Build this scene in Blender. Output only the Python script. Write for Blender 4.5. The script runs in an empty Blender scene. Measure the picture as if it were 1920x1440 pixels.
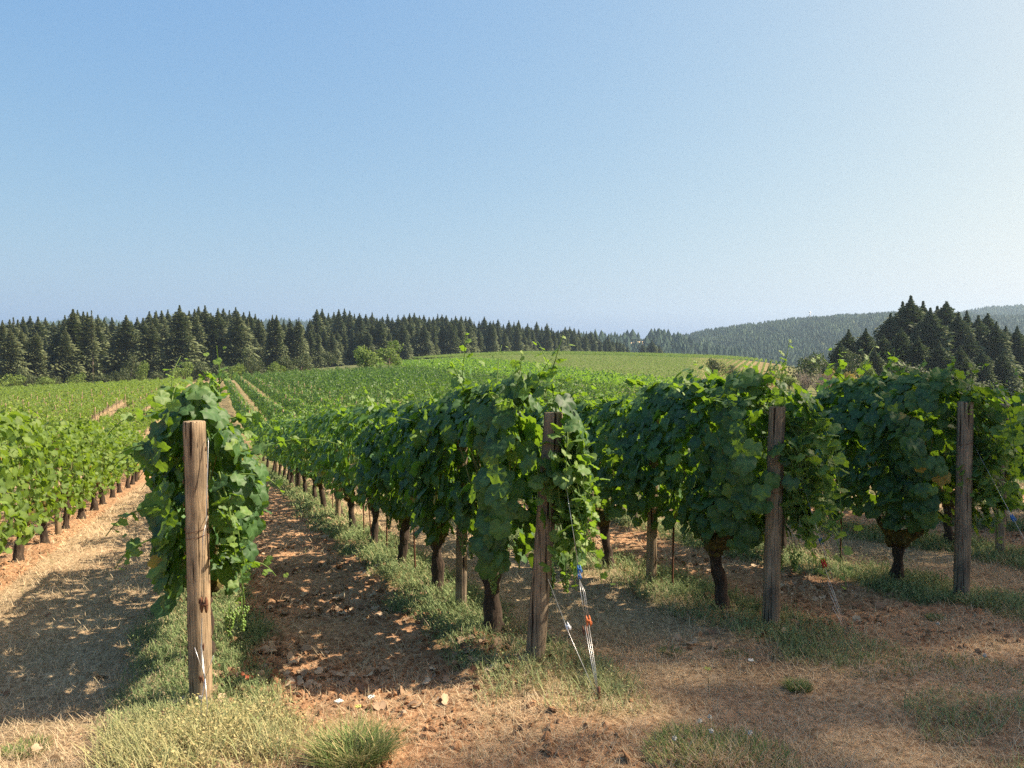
import bpy, math, random
import numpy as np
from mathutils import Vector, Matrix
R = math.radians
random.seed(7)
rng = np.random.default_rng(11)
sc = bpy.context.scene
COL = sc.collection

# ------------------------------------------------------------------ camera
F = 1442.0                      # focal length in pixels of a 1920-wide frame
EYE = 1.6
PITCH = math.atan(60.0/F)
cam = bpy.data.cameras.new('camera')
cam.sensor_width = 36.0
cam.lens = F/1920.0*36.0
cam.clip_start = 0.05
cam.clip_end = 12000
camo = bpy.data.objects.new('camera', cam)
camo.location = (0, 0, EYE)
camo.rotation_euler = (math.pi/2-PITCH, 0, 0)
COL.objects.link(camo)
sc.camera = camo

# ------------------------------------------------------------------ light
SUN_AZ, SUN_EL = R(81), R(46)
w = bpy.data.worlds.new("World")
sc.world = w
w.use_nodes = True
nt = w.node_tree
nt.nodes.clear()
sky = nt.nodes.new('ShaderNodeTexSky')
sky.sky_type = 'NISHITA'
sky.sun_disc = False
sky.sun_elevation = SUN_EL
sky.sun_rotation = SUN_AZ
sky.altitude = 100
sky.air_density = 0.8
sky.dust_density = 3.2
sky.ozone_density = 1.0
bg = nt.nodes.new('ShaderNodeBackground')
bg.inputs['Strength'].default_value = 0.10
wo = nt.nodes.new('ShaderNodeOutputWorld')
# per-channel response of the smoky evening air, fitted to the sky in the photograph
sep = nt.nodes.new('ShaderNodeSeparateColor'); com = nt.nodes.new('ShaderNodeCombineColor')
nt.links.new(sky.outputs[0], sep.inputs[0])
for ch, (g_, k_) in enumerate(((.957, 1.748), (.614, 1.287), (.143, .899))):
    m1 = nt.nodes.new('ShaderNodeMath'); m1.operation = 'MULTIPLY'; m1.inputs[1].default_value = .1
    m2 = nt.nodes.new('ShaderNodeMath'); m2.operation = 'POWER'; m2.inputs[1].default_value = g_
    m3 = nt.nodes.new('ShaderNodeMath'); m3.operation = 'MULTIPLY'; m3.inputs[1].default_value = 3.58*k_
    nt.links.new(sep.outputs[ch], m1.inputs[0]); nt.links.new(m1.outputs[0], m2.inputs[0]); nt.links.new(m2.outputs[0], m3.inputs[0])
    nt.links.new(m3.outputs[0], com.inputs[ch])
nt.links.new(com.outputs[0], bg.inputs[0])
nt.links.new(bg.outputs[0], wo.inputs[0])
sl = bpy.data.lights.new('sun', 'SUN')
sl.energy = 4.5
sl.angle = R(0.6)
sl.color = (1.0, 0.86, 0.67)
so = bpy.data.objects.new('sun', sl)
sd = Vector((math.sin(SUN_AZ)*math.cos(SUN_EL), math.cos(SUN_AZ)*math.cos(SUN_EL), math.sin(SUN_EL)))
so.rotation_euler = sd.to_track_quat('Z', 'Y').to_euler()
so.location = (30, 5, 40)
COL.objects.link(so)
sc.view_settings.view_transform = 'Standard'
sc.view_settings.look = 'None'
sc.view_settings.exposure = 1.45
sc.view_settings.gamma = 1.0
sc.cycles.max_bounces = 6
sc.cycles.diffuse_bounces = 3
sc.cycles.glossy_bounces = 2
sc.cycles.transmission_bounces = 4
sc.cycles.transparent_max_bounces = 8
sc.cycles.volume_bounces = 0
sc.cycles.use_denoising = False
sc.cycles.sample_clamp_indirect = 4.0

# ------------------------------------------------------------------ helpers
def tag(o, label=None, cat=None, group=None, kind=None):
    if label: o['label'] = label
    if cat: o['category'] = cat
    if group: o['group'] = group
    if kind: o['kind'] = kind
    return o

def link(name, me, parent=None):
    o = bpy.data.objects.new(name, me)
    COL.objects.link(o)
    if parent is not None: o.parent = parent
    return o

def empty(name, loc, rz=0.0):
    o = bpy.data.objects.new(name, None)
    o.empty_display_size = 0.1
    o.location = loc
    o.rotation_euler = (0, 0, rz)
    COL.objects.link(o)
    return o

def tri_mesh(name, V, T, mats, col=None, midx=None, smooth=True):
    V = np.ascontiguousarray(V, dtype=np.float32).reshape(-1, 3)
    T = np.ascontiguousarray(T, dtype=np.int32).reshape(-1, 3)
    me = bpy.data.meshes.new(name)
    me.vertices.add(len(V)); me.vertices.foreach_set('co', V.ravel())
    me.loops.add(T.size); me.loops.foreach_set('vertex_index', T.ravel())
    me.polygons.add(len(T))
    me.polygons.foreach_set('loop_start', np.arange(0, T.size, 3, dtype=np.int32))
    if midx is not None: me.polygons.foreach_set('material_index', np.ascontiguousarray(midx, dtype=np.int32))
    me.polygons.foreach_set('use_smooth', np.full(len(T), smooth, dtype=bool))
    if col is not None:
        a = me.attributes.new('Col', 'FLOAT_COLOR', 'POINT')
        c = np.ones((len(V), 4), dtype=np.float32); c[:, :col.shape[1]] = col
        a.data.foreach_set('color', c.ravel())
    for m in (mats if isinstance(mats, (list, tuple)) else [mats]): me.materials.append(m)
    me.update(calc_edges=True)
    return me

class Bag:
    """collects triangle soup with colours and material indices"""
    def __init__(s): s.V = []; s.T = []; s.C = []; s.M = []; s.n = 0
    def add(s, V, T, C=None, mi=0):
        V = np.asarray(V, dtype=np.float32).reshape(-1, 3); T = np.asarray(T, dtype=np.int32).reshape(-1, 3)
        s.V.append(V); s.T.append(T+s.n); s.n += len(V)
        s.C.append(np.zeros((len(V), 3), np.float32) if C is None else np.asarray(C, dtype=np.float32))
        s.M.append(np.full(len(T), mi, np.int32))
    def mesh(s, name, mats, smooth=True):
        return tri_mesh(name, np.concatenate(s.V), np.concatenate(s.T), mats, np.concatenate(s.C), np.concatenate(s.M), smooth)

def inst(tv, tt, pos, mat, tc, per):
    """place template (tv, tt) at every pos with 3x3 mat; tc template colour col b, per = (M,2) per-instance colours"""
    M = len(pos); n = len(tv)
    V = np.einsum('mij,nj->mni', mat, tv)+pos[:, None, :]
    T = tt[None]+(np.arange(M)*n)[:, None, None]
    C = np.zeros((M, n, 3), np.float32)
    C[:, :, 0] = per[:, 0:1]; C[:, :, 1] = per[:, 1:2]; C[:, :, 2] = tc[None]
    return V.reshape(-1, 3), T.reshape(-1, 3), C.reshape(-1, 3)

def norm(a): return a/np.maximum(np.linalg.norm(a, axis=-1, keepdims=True), 1e-9)

def tube(path, rad, sides=8, noise=0.0, caps=True, seed=0):
    path = np.asarray(path, float); n = len(path)
    rad = np.broadcast_to(np.asarray(rad, float), (n,))
    tan = norm(np.gradient(path, axis=0))
    ref = np.array([0.0, 0, 1.0]) if abs(tan[0, 2]) < .8 else np.array([1.0, 0, 0])
    r_ = np.random.default_rng(seed)
    V = []
    ph = np.arange(sides)/sides*2*np.pi
    prev = norm(np.cross(tan[0], ref))
    for i in range(n):
        a = norm(prev-np.dot(prev, tan[i])*tan[i]); prev = a
        b = np.cross(tan[i], a)
        rr = rad[i]*(1+noise*r_.uniform(-1, 1, sides))
        V.append(path[i]+np.outer(np.cos(ph)*rr, a)+np.outer(np.sin(ph)*rr, b))
    V = np.concatenate(V); T = []
    for i in range(n-1):
        for j in range(sides):
            k = (j+1) % sides
            A, B, C, D = i*sides+j, i*sides+k, (i+1)*sides+k, (i+1)*sides+j
            T += [(A, B, C), (A, C, D)]
    if caps:
        V = np.concatenate([V, path[:1], path[-1:]])
        for j in range(sides):
            k = (j+1) % sides
            T += [(len(V)-2, k, j), (len(V)-1, (n-1)*sides+j, (n-1)*sides+k)]
    return V, np.array(T)

def _hash(i, j, s):
    h = (i*374761393+j*668265263+s*1442695041) & 0xffffffff
    h = ((h ^ (h >> 13))*1274126177) & 0xffffffff
    return ((h ^ (h >> 16)) & 0xffff)/65535.0
def vnoise(x, y, s=0):
    x = np.asarray(x, float); y = np.asarray(y, float)
    xi = np.floor(x).astype(np.int64); yi = np.floor(y).astype(np.int64)
    fx = x-xi; fy = y-yi
    fx = fx*fx*(3-2*fx); fy = fy*fy*(3-2*fy)
    a = _hash(xi, yi, s); b = _hash(xi+1, yi, s); c = _hash(xi, yi+1, s); d = _hash(xi+1, yi+1, s)
    return (a*(1-fx)+b*fx)*(1-fy)+(c*(1-fx)+d*fx)*fy
def fbm(x, y, s=0, o=4):
    r = 0; a = .5
    for i in range(o):
        r = r+a*vnoise(x*2**i, y*2**i, s+i); a *= .5
    return r
def sstep(a, b, x):
    t = np.clip((x-a)/(b-a), 0, 1); return t*t*(3-2*t)

# ------------------------------------------------------------------ terrain height
def plane_z(X, Y): return 0.0287*np.clip(X, -60, 60)-0.089*np.clip(Y, -30, 60)
TX = np.array([-300, 0, 240, 400, 600, 800, 960, 1100, 1250, 1450, 1600, 1800, 2100], float)
TAB = {
 50: [850, 838, 820, 815, 812, 808, 805, 800, 798, 795, 800, 810, 815],
 70: [800, 795, 780, 775, 770, 766, 764, 760, 757, 757, 775, 785, 790],
 100: [768, 762, 748, 742, 735, 731, 729, 727, 725, 730, 755, 765, 770],
 140: [745, 738, 728, 720, 711, 705, 703, 703, 702, 710, 740, 750, 755],
 200: [738, 733, 720, 712, 697, 685, 681, 681, 682, 688, 725, 735, 740],
 270: [735, 730, 715, 706, 690, 672, 662, 663, 666, 673, 715, 720, 725],
 350: [725, 720, 708, 700, 690, 672, 665, 668, 673, 684, 712, 715, 718],
 500: [705, 700, 695, 692, 685, 678, 676, 679, 683, 690, 705, 706, 708],
 800: [692, 690, 690, 690, 688, 688, 688, 690, 690, 690, 692, 692, 692],
 1500: [681]*13, 5000: [666.5]*13}
GA = np.linspace(-1.2, 1.4, 260)
GS = np.linspace(math.log(20), math.log(5000), 330)
def _build():
    ys = sorted(TAB); ax = (TX-960)/F
    Z = []
    S = [math.log(20), math.log(30)]
    for Y in (20.0, 30.0): Z.append(np.interp(GA, ax, plane_z(ax*Y, Y)))
    for Y in ys:
        S.append(math.log(Y)); Z.append(np.interp(GA, ax, EYE-(np.array(TAB[Y])-660)/F*Y))
    Z = np.array(Z)
    G = np.array([np.interp(GS, S, Z[:, i]) for i in range(len(GA))])
    k = np.exp(-0.5*(np.arange(-12, 13)/4.5)**2); k /= k.sum()
    G = np.array([np.convolve(np.pad(r, 12, mode='edge'), k, 'valid') for r in G])
    G = np.array([np.convolve(np.pad(r, 12, mode='edge'), k, 'valid') for r in G.T]).T
    return G
GZ = _build()
def ground(X, Y):
    X = np.asarray(X, float); Y = np.asarray(Y, float)
    Ys = np.maximum(Y, 20.0)
    u = np.clip((X/Ys-GA[0])/(GA[1]-GA[0]), 0, len(GA)-1.001)
    v = np.clip((np.log(Ys)-GS[0])/(GS[1]-GS[0]), 0, len(GS)-1.001)
    ui = u.astype(int); vi = v.astype(int); fu = u-ui; fv = v-vi
    z = (GZ[ui, vi]*(1-fu)+GZ[ui+1, vi]*fu)*(1-fv)+(GZ[ui, vi+1]*(1-fu)+GZ[ui+1, vi+1]*fu)*fv
    wgt = sstep(22, 36, Y)
    return plane_z(X, Y)*(1-wgt)+z*wgt
def gz(x, y): return float(ground(np.array([x]), np.array([y]))[0])
CP, SP = math.cos(PITCH), math.sin(PITCH)
def proj(P):
    P = np.asarray(P, float); x = P[..., 0]; y = P[..., 1]; z = P[..., 2]-EYE
    dep = y*CP-z*SP; up = y*SP+z*CP
    dep = np.maximum(dep, 1e-3)
    return 960+F*x/dep, 720-F*up/dep
def at(px, Y):            # a ground point seen in column px at forward distance Y
    x = (px-960)/F*Y
    return x, Y, gz(x, Y)

# vineyard rows of the near block
E1 = np.array([-1.793, 4.353])
D = np.array([-0.3616, 0.9323]); N = np.array([0.9323, 0.3616])
ROWROT = math.atan2(D[1], D[0])
def rowp(k):
    if k >= 1: return (k-1)*1.955+(.06 if k == 2 else 0)
    return -2.23+k*1.98
def rowslip(k): return -.17 if k >= 2 else (0 if k == 1 else -0.3)
def rowxy(k, t, wv=0.0):
    t = t+rowslip(k); p = rowp(k)+wv
    return E1[0]+p*N[0]+t*D[0], E1[1]+p*N[1]+t*D[1]
def pt_of(X, Y):           # world -> (p, t)
    dx = X-E1[0]; dy = Y-E1[1]
    return dx*N[0]+dy*N[1], dx*D[0]+dy*D[1]

# ------------------------------------------------------------------ materials
def nodes(name):
    m = bpy.data.materials.new(name); m.use_nodes = True
    t = m.node_tree; t.nodes.clear()
    out = t.nodes.new('ShaderNodeOutputMaterial')
    def nd(ty, **kw):
        n = t.nodes.new(ty)
        for k, v in kw.items():
            if hasattr(n, k): setattr(n, k, v)
            else: n.inputs[k].default_value = v
        return n
    return m, t, out, nd
def ramp(nd, stops):
    r = nd('ShaderNodeValToRGB'); e = r.color_ramp.elements
    while len(e) < len(stops): e.new(0.5)
    for el, (p, c) in zip(e, stops): el.position = p; el.color = (*c, 1)
    return r
def mixc(nd, t, fac, a, b, bt='MIX'):
    n = nd('ShaderNodeMix'); n.data_type = 'RGBA'; n.blend_type = bt
    for i, v in ((0, fac), (6, a), (7, b)):
        if hasattr(v, 'is_linked') or hasattr(v, 'links'): t.links.new(v, n.inputs[i])
        elif i == 0: n.inputs[0].default_value = v
        else: n.inputs[i].default_value = (*v, 1)
    return n.outputs[2]

def leaf_mat(name, dark, mid, young, trans, tf=.35, rough=.48, spec=.5, scale=9):
    m, t, out, nd = nodes(name)
    at_ = nd('ShaderNodeAttribute'); at_.attribute_name = 'Col'
    sp = nd('ShaderNodeSeparateColor'); t.links.new(at_.outputs['Color'], sp.inputs[0])
    geo = nd('ShaderNodeNewGeometry')
    nz = nd('ShaderNodeTexNoise'); nz.inputs['Scale'].default_value = scale; nz.inputs['Detail'].default_value = 2
    t.links.new(geo.outputs['Position'], nz.inputs['Vector'])
    ad = nd('ShaderNodeMath', operation='MULTIPLY_ADD'); t.links.new(nz.outputs[0], ad.inputs[0]); ad.inputs[1].default_value = .8
    t.links.new(sp.outputs[0], ad.inputs[2])
    mr = nd('ShaderNodeMapRange'); t.links.new(ad.outputs[0], mr.inputs[0]); mr.inputs[1].default_value = .25; mr.inputs[2].default_value = 1.3
    c1 = mixc(nd, t, mr.outputs[0], dark, mid)
    c2 = mixc(nd, t, sp.outputs[1], c1, young)
    vm = nd('ShaderNodeMath', operation='MULTIPLY'); t.links.new(sp.outputs[2], vm.inputs[0]); vm.inputs[1].default_value = .35
    c3 = mixc(nd, t, vm.outputs[0], c2, tuple(min(1, x*2.0) for x in mid))
    gt = nd('ShaderNodeMath', operation='GREATER_THAN'); t.links.new(sp.outputs[1], gt.inputs[0]); gt.inputs[1].default_value = 1.5
    c3 = mixc(nd, t, gt.outputs[0], c3, (.34, .22, .05))
    pb = nd('ShaderNodeBsdfPrincipled'); pb.inputs['Roughness'].default_value = rough
    pb.inputs['Specular IOR Level'].default_value = spec
    bkf = mixc(nd, t, geo.outputs['Backfacing'], c3, tuple(x*1.5+.01 for x in mid))
    t.links.new(bkf, pb.inputs['Base Color'])
    tr = nd('ShaderNodeBsdfTranslucent')
    tc = mixc(nd, t, sp.outputs[1], trans, tuple(min(1, x*1.35) for x in trans))
    t.links.new(tc, tr.inputs[0])
    mx = nd('ShaderNodeMixShader'); mx.inputs[0].default_value = tf
    t.links.new(pb.outputs[0], mx.inputs[1]); t.links.new(tr.outputs[0], mx.inputs[2])
    t.links.new(mx.outputs[0], out.inputs[0])
    return m

def simple_mat(name, stops, scale=20, rough=.8, bump=.3, stretch=(1, 1, 1), detail=6, spec=.3, metal=0, coord='Object', bscale=None, dist=.01):
    m, t, out, nd = nodes(name)
    tc = nd('ShaderNodeTexCoord'); mp = nd('ShaderNodeMapping')
    mp.inputs['Scale'].default_value = stretch
    t.links.new(tc.outputs[coord], mp.inputs[0])
    nz = nd('ShaderNodeTexNoise'); nz.inputs['Scale'].default_value = scale; nz.inputs['Detail'].default_value = detail
    nz.inputs['Roughness'].default_value = .65
    t.links.new(mp.outputs[0], nz.inputs['Vector'])
    r = ramp(nd, stops); t.links.new(nz.outputs[0], r.inputs[0])
    pb = nd('ShaderNodeBsdfPrincipled'); pb.inputs['Roughness'].default_value = rough
    pb.inputs['Specular IOR Level'].default_value = spec; pb.inputs['Metallic'].default_value = metal
    t.links.new(r.outputs[0], pb.inputs['Base Color'])
    if bump:
        b = nd('ShaderNodeBump'); b.inputs['Strength'].default_value = bump; b.inputs['Distance'].default_value = dist
        t.links.new(nz.outputs[0], b.inputs['Height']); t.links.new(b.outputs[0], pb.inputs['Normal'])
    t.links.new(pb.outputs[0], out.inputs[0])
    return m

def blade_mat(name, lo, hi, alt, tf=.25, rough=.7):
    """thin blades: Col.r mixes lo to hi, Col.g mixes in alt"""
    m, t, out, nd = nodes(name)
    a = nd('ShaderNodeAttribute'); a.attribute_name = 'Col'
    sp = nd('ShaderNodeSeparateColor'); t.links.new(a.outputs['Color'], sp.inputs[0])
    c = mixc(nd, t, sp.outputs[1], mixc(nd, t, sp.outputs[0], lo, hi), alt)
    pb = nd('ShaderNodeBsdfPrincipled'); pb.inputs['Roughness'].default_value = rough; pb.inputs['Specular IOR Level'].default_value = .25
    t.links.new(c, pb.inputs['Base Color'])
    tr = nd('ShaderNodeBsdfTranslucent'); t.links.new(c, tr.inputs[0])
    mx = nd('ShaderNodeMixShader'); mx.inputs[0].default_value = tf
    t.links.new(pb.outputs[0], mx.inputs[1]); t.links.new(tr.outputs[0], mx.inputs[2]); t.links.new(mx.outputs[0], out.inputs[0])
    return m

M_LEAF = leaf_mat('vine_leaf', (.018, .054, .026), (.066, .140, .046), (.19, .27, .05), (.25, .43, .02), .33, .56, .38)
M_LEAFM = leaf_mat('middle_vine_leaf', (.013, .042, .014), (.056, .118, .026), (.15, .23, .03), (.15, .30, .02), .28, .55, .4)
M_LEAFL = leaf_mat('sunny_vine_leaf', (.028, .066, .016), (.115, .180, .034), (.22, .27, .05), (.25, .40, .025), .36, .6, .3)  # younger yellow-green, with the left rows' sunlight also put into the colour
M_LEAFB = leaf_mat('bright_vine_leaf', (.055, .12, .022), (.10, .19, .03), (.16, .25, .04), (.24, .44, .03), .35)
M_LEAFC = leaf_mat('pale_vine_leaf', (.09, .15, .034), (.145, .215, .05), (.17, .24, .05), (.18, .32, .045), .25, .8, .15, 1)
M_CONIF = leaf_mat('conifer_needles', (.032, .052, .026), (.092, .112, .050), (.115, .13, .055), (.06, .10, .02), .12, .75, .2, .5)
M_CONIF2 = leaf_mat('far_conifer_needles', (.012, .036, .024), (.030, .070, .042), (.07, .115, .05), (.03, .06, .02), .08, .8, .2, .02)
M_BUSH = leaf_mat('bush_leaves', (.05, .095, .02), (.13, .20, .035), (.23, .28, .05), (.17, .25, .03), .3, .6, .3, .8)
M_BUSHY = leaf_mat('yellow_bush_leaves', (.14, .13, .03), (.28, .22, .05), (.36, .26, .05), (.35, .28, .04), .3, .6, .3, .8)
M_BUSHD = leaf_mat('dark_broad_leaves', (.022, .035, .014), (.055, .075, .026), (.10, .12, .035), (.08, .13, .02), .2, .65, .3, .8)
M_BARK = simple_mat('vine_bark', [(.3, (.018, .013, .010)), (.55, (.06, .042, .030)), (.8, (.13, .10, .075))], 30, .95, .9, (1, 1, .25), dist=.02)
M_MOSS = simple_mat('mossy_bark', [(.3, (.03, .022, .012)), (.5, (.09, .07, .02)), (.7, (.17, .15, .03))], 22, .95, .9, dist=.02)
M_CANE = simple_mat('green_cane', [(.35, (.10, .07, .03)), (.65, (.16, .20, .05))], 6, .6, .1)
M_TBARK = simple_mat('tree_bark', [(.3, (.07, .055, .045)), (.7, (.19, .15, .12))], 3, .95, .3)
M_DEAD = simple_mat('bare_twigs', [(.3, (.16, .13, .10)), (.7, (.34, .29, .24))], 3, .95, .1)
M_WIRE = simple_mat('galvanised_wire', [(.3, (.38, .38, .38)), (.7, (.62, .62, .60))], 40, .38, .05, metal=.85)
M_RUST = simple_mat('rusty_iron', [(.3, (.06, .025, .015)), (.7, (.20, .09, .05))], 60, .85, .4, dist=.002)
M_BLUE = simple_mat('blue_plastic', [(.3, (.02, .09, .26)), (.7, (.03, .13, .34))], 10, .45, .05)
M_ORANGE = simple_mat('orange_plastic', [(.3, (.42, .10, .03)), (.7, (.52, .14, .04))], 10, .45, .05)
M_WHITE = simple_mat('white_plastic', [(.3, (.6, .6, .6)), (.7, (.72, .72, .72))], 10, .5, .05)
M_RED = simple_mat('red_plastic', [(.3, (.30, .02, .015)), (.7, (.42, .03, .02))], 10, .5, .05)
M_GRAPE = simple_mat('unripe_grape', [(.3, (.09, .17, .03)), (.7, (.16, .26, .05))], 25, .4, 0, spec=.5)
M_STRAW = blade_mat('dry_straw', (.21, .145, .085), (.66, .53, .34), (.16, .19, .07))
M_WEED = blade_mat('weed_leaves', (.12, .18, .075), (.27, .335, .14), (.50, .44, .22), .3)
M_TUFT = blade_mat('tuft_blades', (.08, .14, .04), (.20, .26, .08), (.50, .41, .20), .3)
M_LITTER = blade_mat('dead_leaves', (.17, .085, .045), (.55, .42, .28), (.33, .07, .035), .15, .85)
M_FLOWER = simple_mat('white_petals', [(.3, (.6, .6, .52)), (.7, (.75, .75, .68))], 30, .8, 0)
M_YFLOWER = simple_mat('yellow_petals', [(.3, (.55, .55, .12)), (.7, (.65, .62, .2))], 30, .8, 0)

def wood_mat(name, lo, mid, hi):
    m, t, out, nd = nodes(name)
    tc = nd('ShaderNodeTexCoord'); mp = nd('ShaderNodeMapping'); mp.inputs['Scale'].default_value = (1, 1, .045)
    t.links.new(tc.outputs['Object'], mp.inputs[0])
    g = nd('ShaderNodeTexNoise'); g.inputs['Scale'].default_value = 110; g.inputs['Detail'].default_value = 8; g.inputs['Roughness'].default_value = .7
    t.links.new(mp.outputs[0], g.inputs['Vector'])
    b = nd('ShaderNodeTexNoise'); b.inputs['Scale'].default_value = 5; b.inputs['Detail'].default_value = 5
    t.links.new(tc.outputs['Object'], b.inputs['Vector'])
    r = ramp(nd, [(.32, lo), (.5, mid), (.68, hi)]); t.links.new(g.outputs[0], r.inputs[0])
    r2 = ramp(nd, [(.35, (.55, .55, .58)), (.65, (1.1, 1.05, 1.0))]); t.links.new(b.outputs[0], r2.inputs[0])
    c = mixc(nd, t, 1.0, r.outputs[0], r2.outputs[0], 'MULTIPLY')
    # dark drying cracks along the grain
    mp2 = nd('ShaderNodeMapping'); mp2.inputs['Scale'].default_value = (1, 1, .03); t.links.new(tc.outputs['Object'], mp2.inputs[0])
    cr = nd('ShaderNodeTexNoise'); cr.inputs['Scale'].default_value = 45; cr.inputs['Detail'].default_value = 3
    t.links.new(mp2.outputs[0], cr.inputs['Vector'])
    rc = ramp(nd, [(.36, (.10, .08, .07)), (.41, (1, 1, 1))]); t.links.new(cr.outputs[0], rc.inputs[0])
    c2 = mixc(nd, t, 1.0, c, rc.outputs[0], 'MULTIPLY')
    pb = nd('ShaderNodeBsdfPrincipled'); pb.inputs['Roughness'].default_value = .85; pb.inputs['Specular IOR Level'].default_value = .2
    t.links.new(c2, pb.inputs['Base Color'])
    ad = nd('ShaderNodeMath', operation='ADD'); t.links.new(g.outputs[0], ad.inputs[0]); t.links.new(rc.outputs[0], ad.inputs[1])
    bp = nd('ShaderNodeBump'); bp.inputs['Strength'].default_value = .9; bp.inputs['Distance'].default_value = .010
    t.links.new(ad.outputs[0], bp.inputs['Height']); t.links.new(bp.outputs[0], pb.inputs['Normal'])
    t.links.new(pb.outputs[0], out.inputs[0])
    return m
M_POST = wood_mat('brown_post_wood', (.13, .095, .058), (.35, .265, .17), (.53, .42, .28))
M_POSTG = wood_mat('grey_post_wood', (.12, .092, .062), (.27, .215, .15), (.40, .33, .24))

def ground_mat():
    m, t, out, nd = nodes('vineyard_soil')
    a = nd('ShaderNodeAttribute'); a.attribute_name = 'Col'
    sp = nd('ShaderNodeSeparateColor'); t.links.new(a.outputs['Color'], sp.inputs[0])
    geo = nd('ShaderNodeNewGeometry')
    def nz(scale, det=6, rough=.6):
        n = nd('ShaderNodeTexNoise'); n.inputs['Scale'].default_value = scale; n.inputs['Detail'].default_value = det; n.inputs['Roughness'].default_value = rough
        t.links.new(geo.outputs['Position'], n.inputs['Vector']); return n
    n1 = nz(22, 8, .7); n2 = nz(1.1, 5); n3 = nz(90, 4, .7)
    soil = ramp(nd, [(.34, (.15, .078, .043)), (.5, (.39, .225, .125)), (.66, (.62, .40, .24))]); t.links.new(n1.outputs[0], soil.inputs[0])
    straw = ramp(nd, [(.34, (.17, .115, .068)), (.5, (.42, .31, .19)), (.66, (.62, .49, .32))]); t.links.new(n1.outputs[0], straw.inputs[0])
    green = ramp(nd, [(.35, (.05, .07, .03)), (.65, (.12, .17, .06))]); t.links.new(n1.outputs[0], green.inputs[0])
    c = mixc(nd, t, sp.outputs[0], straw.outputs[0], soil.outputs[0])
    c = mixc(nd, t, sp.outputs[1], c, green.outputs[0])
    pr = ramp(nd, [(.35, (.72, .70, .68)), (.65, (1.1, 1.08, 1.05))]); t.links.new(n2.outputs[0], pr.inputs[0])
    c = mixc(nd, t, 1.0, c, pr.outputs[0], 'MULTIPLY')
    pb = nd('ShaderNodeBsdfPrincipled'); pb.inputs['Roughness'].default_value = 1.0; pb.inputs['Specular IOR Level'].default_value = .1
    t.links.new(c, pb.inputs['Base Color'])
    ad = nd('ShaderNodeMath', operation='MULTIPLY_ADD'); t.links.new(n3.outputs[0], ad.inputs[0]); ad.inputs[1].default_value = .4; t.links.new(n1.outputs[0], ad.inputs[2])
    bp = nd('ShaderNodeBump'); bp.inputs['Strength'].default_value = .9; bp.inputs['Distance'].default_value = .03
    t.links.new(ad.outputs[0], bp.inputs['Height']); t.links.new(bp.outputs[0], pb.inputs['Normal'])
    t.links.new(pb.outputs[0], out.inputs[0])
    return m
M_GROUND = ground_mat()

# ------------------------------------------------------------------ ground sheet
def axis(lo, hi, flo, fhi, step, g=1.035):
    a = list(np.arange(flo, fhi, step)); s = step
    x = a[-1]
    while x < hi: s = min(s*g, 120); x += s; a.append(x)
    b = []; s = step; x = flo
    while x > lo: s = min(s*g, 120); x -= s; b.append(x)
    return np.array(b[::-1]+a)
def alley_masks(X, Y):
    """tilled (red soil) share, weed share; follows the vineyard's rows"""
    p, t = pt_of(X, Y)
    # nearest row offset
    kk = np.where(p > -1.1, np.round(p/1.955), np.round((p+2.23-1.98)/1.98)-1)
    pr = np.where(p > -1.1, kk*1.955, -2.23+1.98+kk*1.98)
    off = np.abs(p-pr)
    wob = fbm(X*1.7, Y*1.7, 5)-.47
    weed = 1-sstep(.26, .52, off+wob*.5)
    al = np.floor(p/1.955)
    tl = np.where(np.mod(al, 2) == 0, 1.0, 0.0)        # alley 1-2, 3-4 tilled
    inrow = sstep(-.9, -.1, t)
    tilled = tl*inrow
    # headland: mixed soil in front of the 1-2 alley, dry grass elsewhere
    head = sstep(1.9, .7, np.abs(p-.9)+wob*1.2)*.85
    tilled = np.where(t < -.1, np.maximum(np.maximum(head, .35), tilled), tilled)
    tilled = np.clip(tilled+(wob*.9), 0, 1)
    weed = weed*sstep(-1.4, -.5, t+wob)
    weed = weed*(.45+.55*sstep(.35, .6, fbm(X*.9, Y*.9, 9)+.12))
    patch = .5*sstep(.58, .7, fbm(X*1.3+5, Y*1.3, 21))*.5*(1-inrow)
    return tilled, np.clip(np.maximum(weed, patch), 0, 1), off, inrow
def micro(X, Y, tilled, weed, off):
    near = sstep(30, 12, np.hypot(X, Y))
    cl = (fbm(X*9, Y*9, 31, 4)-.47)*.06+(np.abs(fbm(X*4, Y*4, 41, 3)-.45))*.07
    gr = (fbm(X*5, Y*5, 51, 4)-.47)*.035
    return near*(cl*(.3+.7*tilled)+gr*(1-tilled))+.03*sstep(.7, .1, off)*sstep(60, 20, Y)
ax_ = axis(-2600, 3600, -7.5, 7.0, .034)
ay_ = axis(-60, 4200, 1.6, 13.0, .032)
GX, GY = np.meshgrid(ax_, ay_)
tl_, weed_shade_, off_, inr_ = alley_masks(GX, GY)
GZ0 = ground(GX, GY)+micro(GX, GY, tl_, weed_shade_, off_)
far_ = sstep(20, 70, GY)
tl_ = tl_*(1-far_)+.35*far_; weed_shade_ = weed_shade_*(1-far_)+.22*far_
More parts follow.
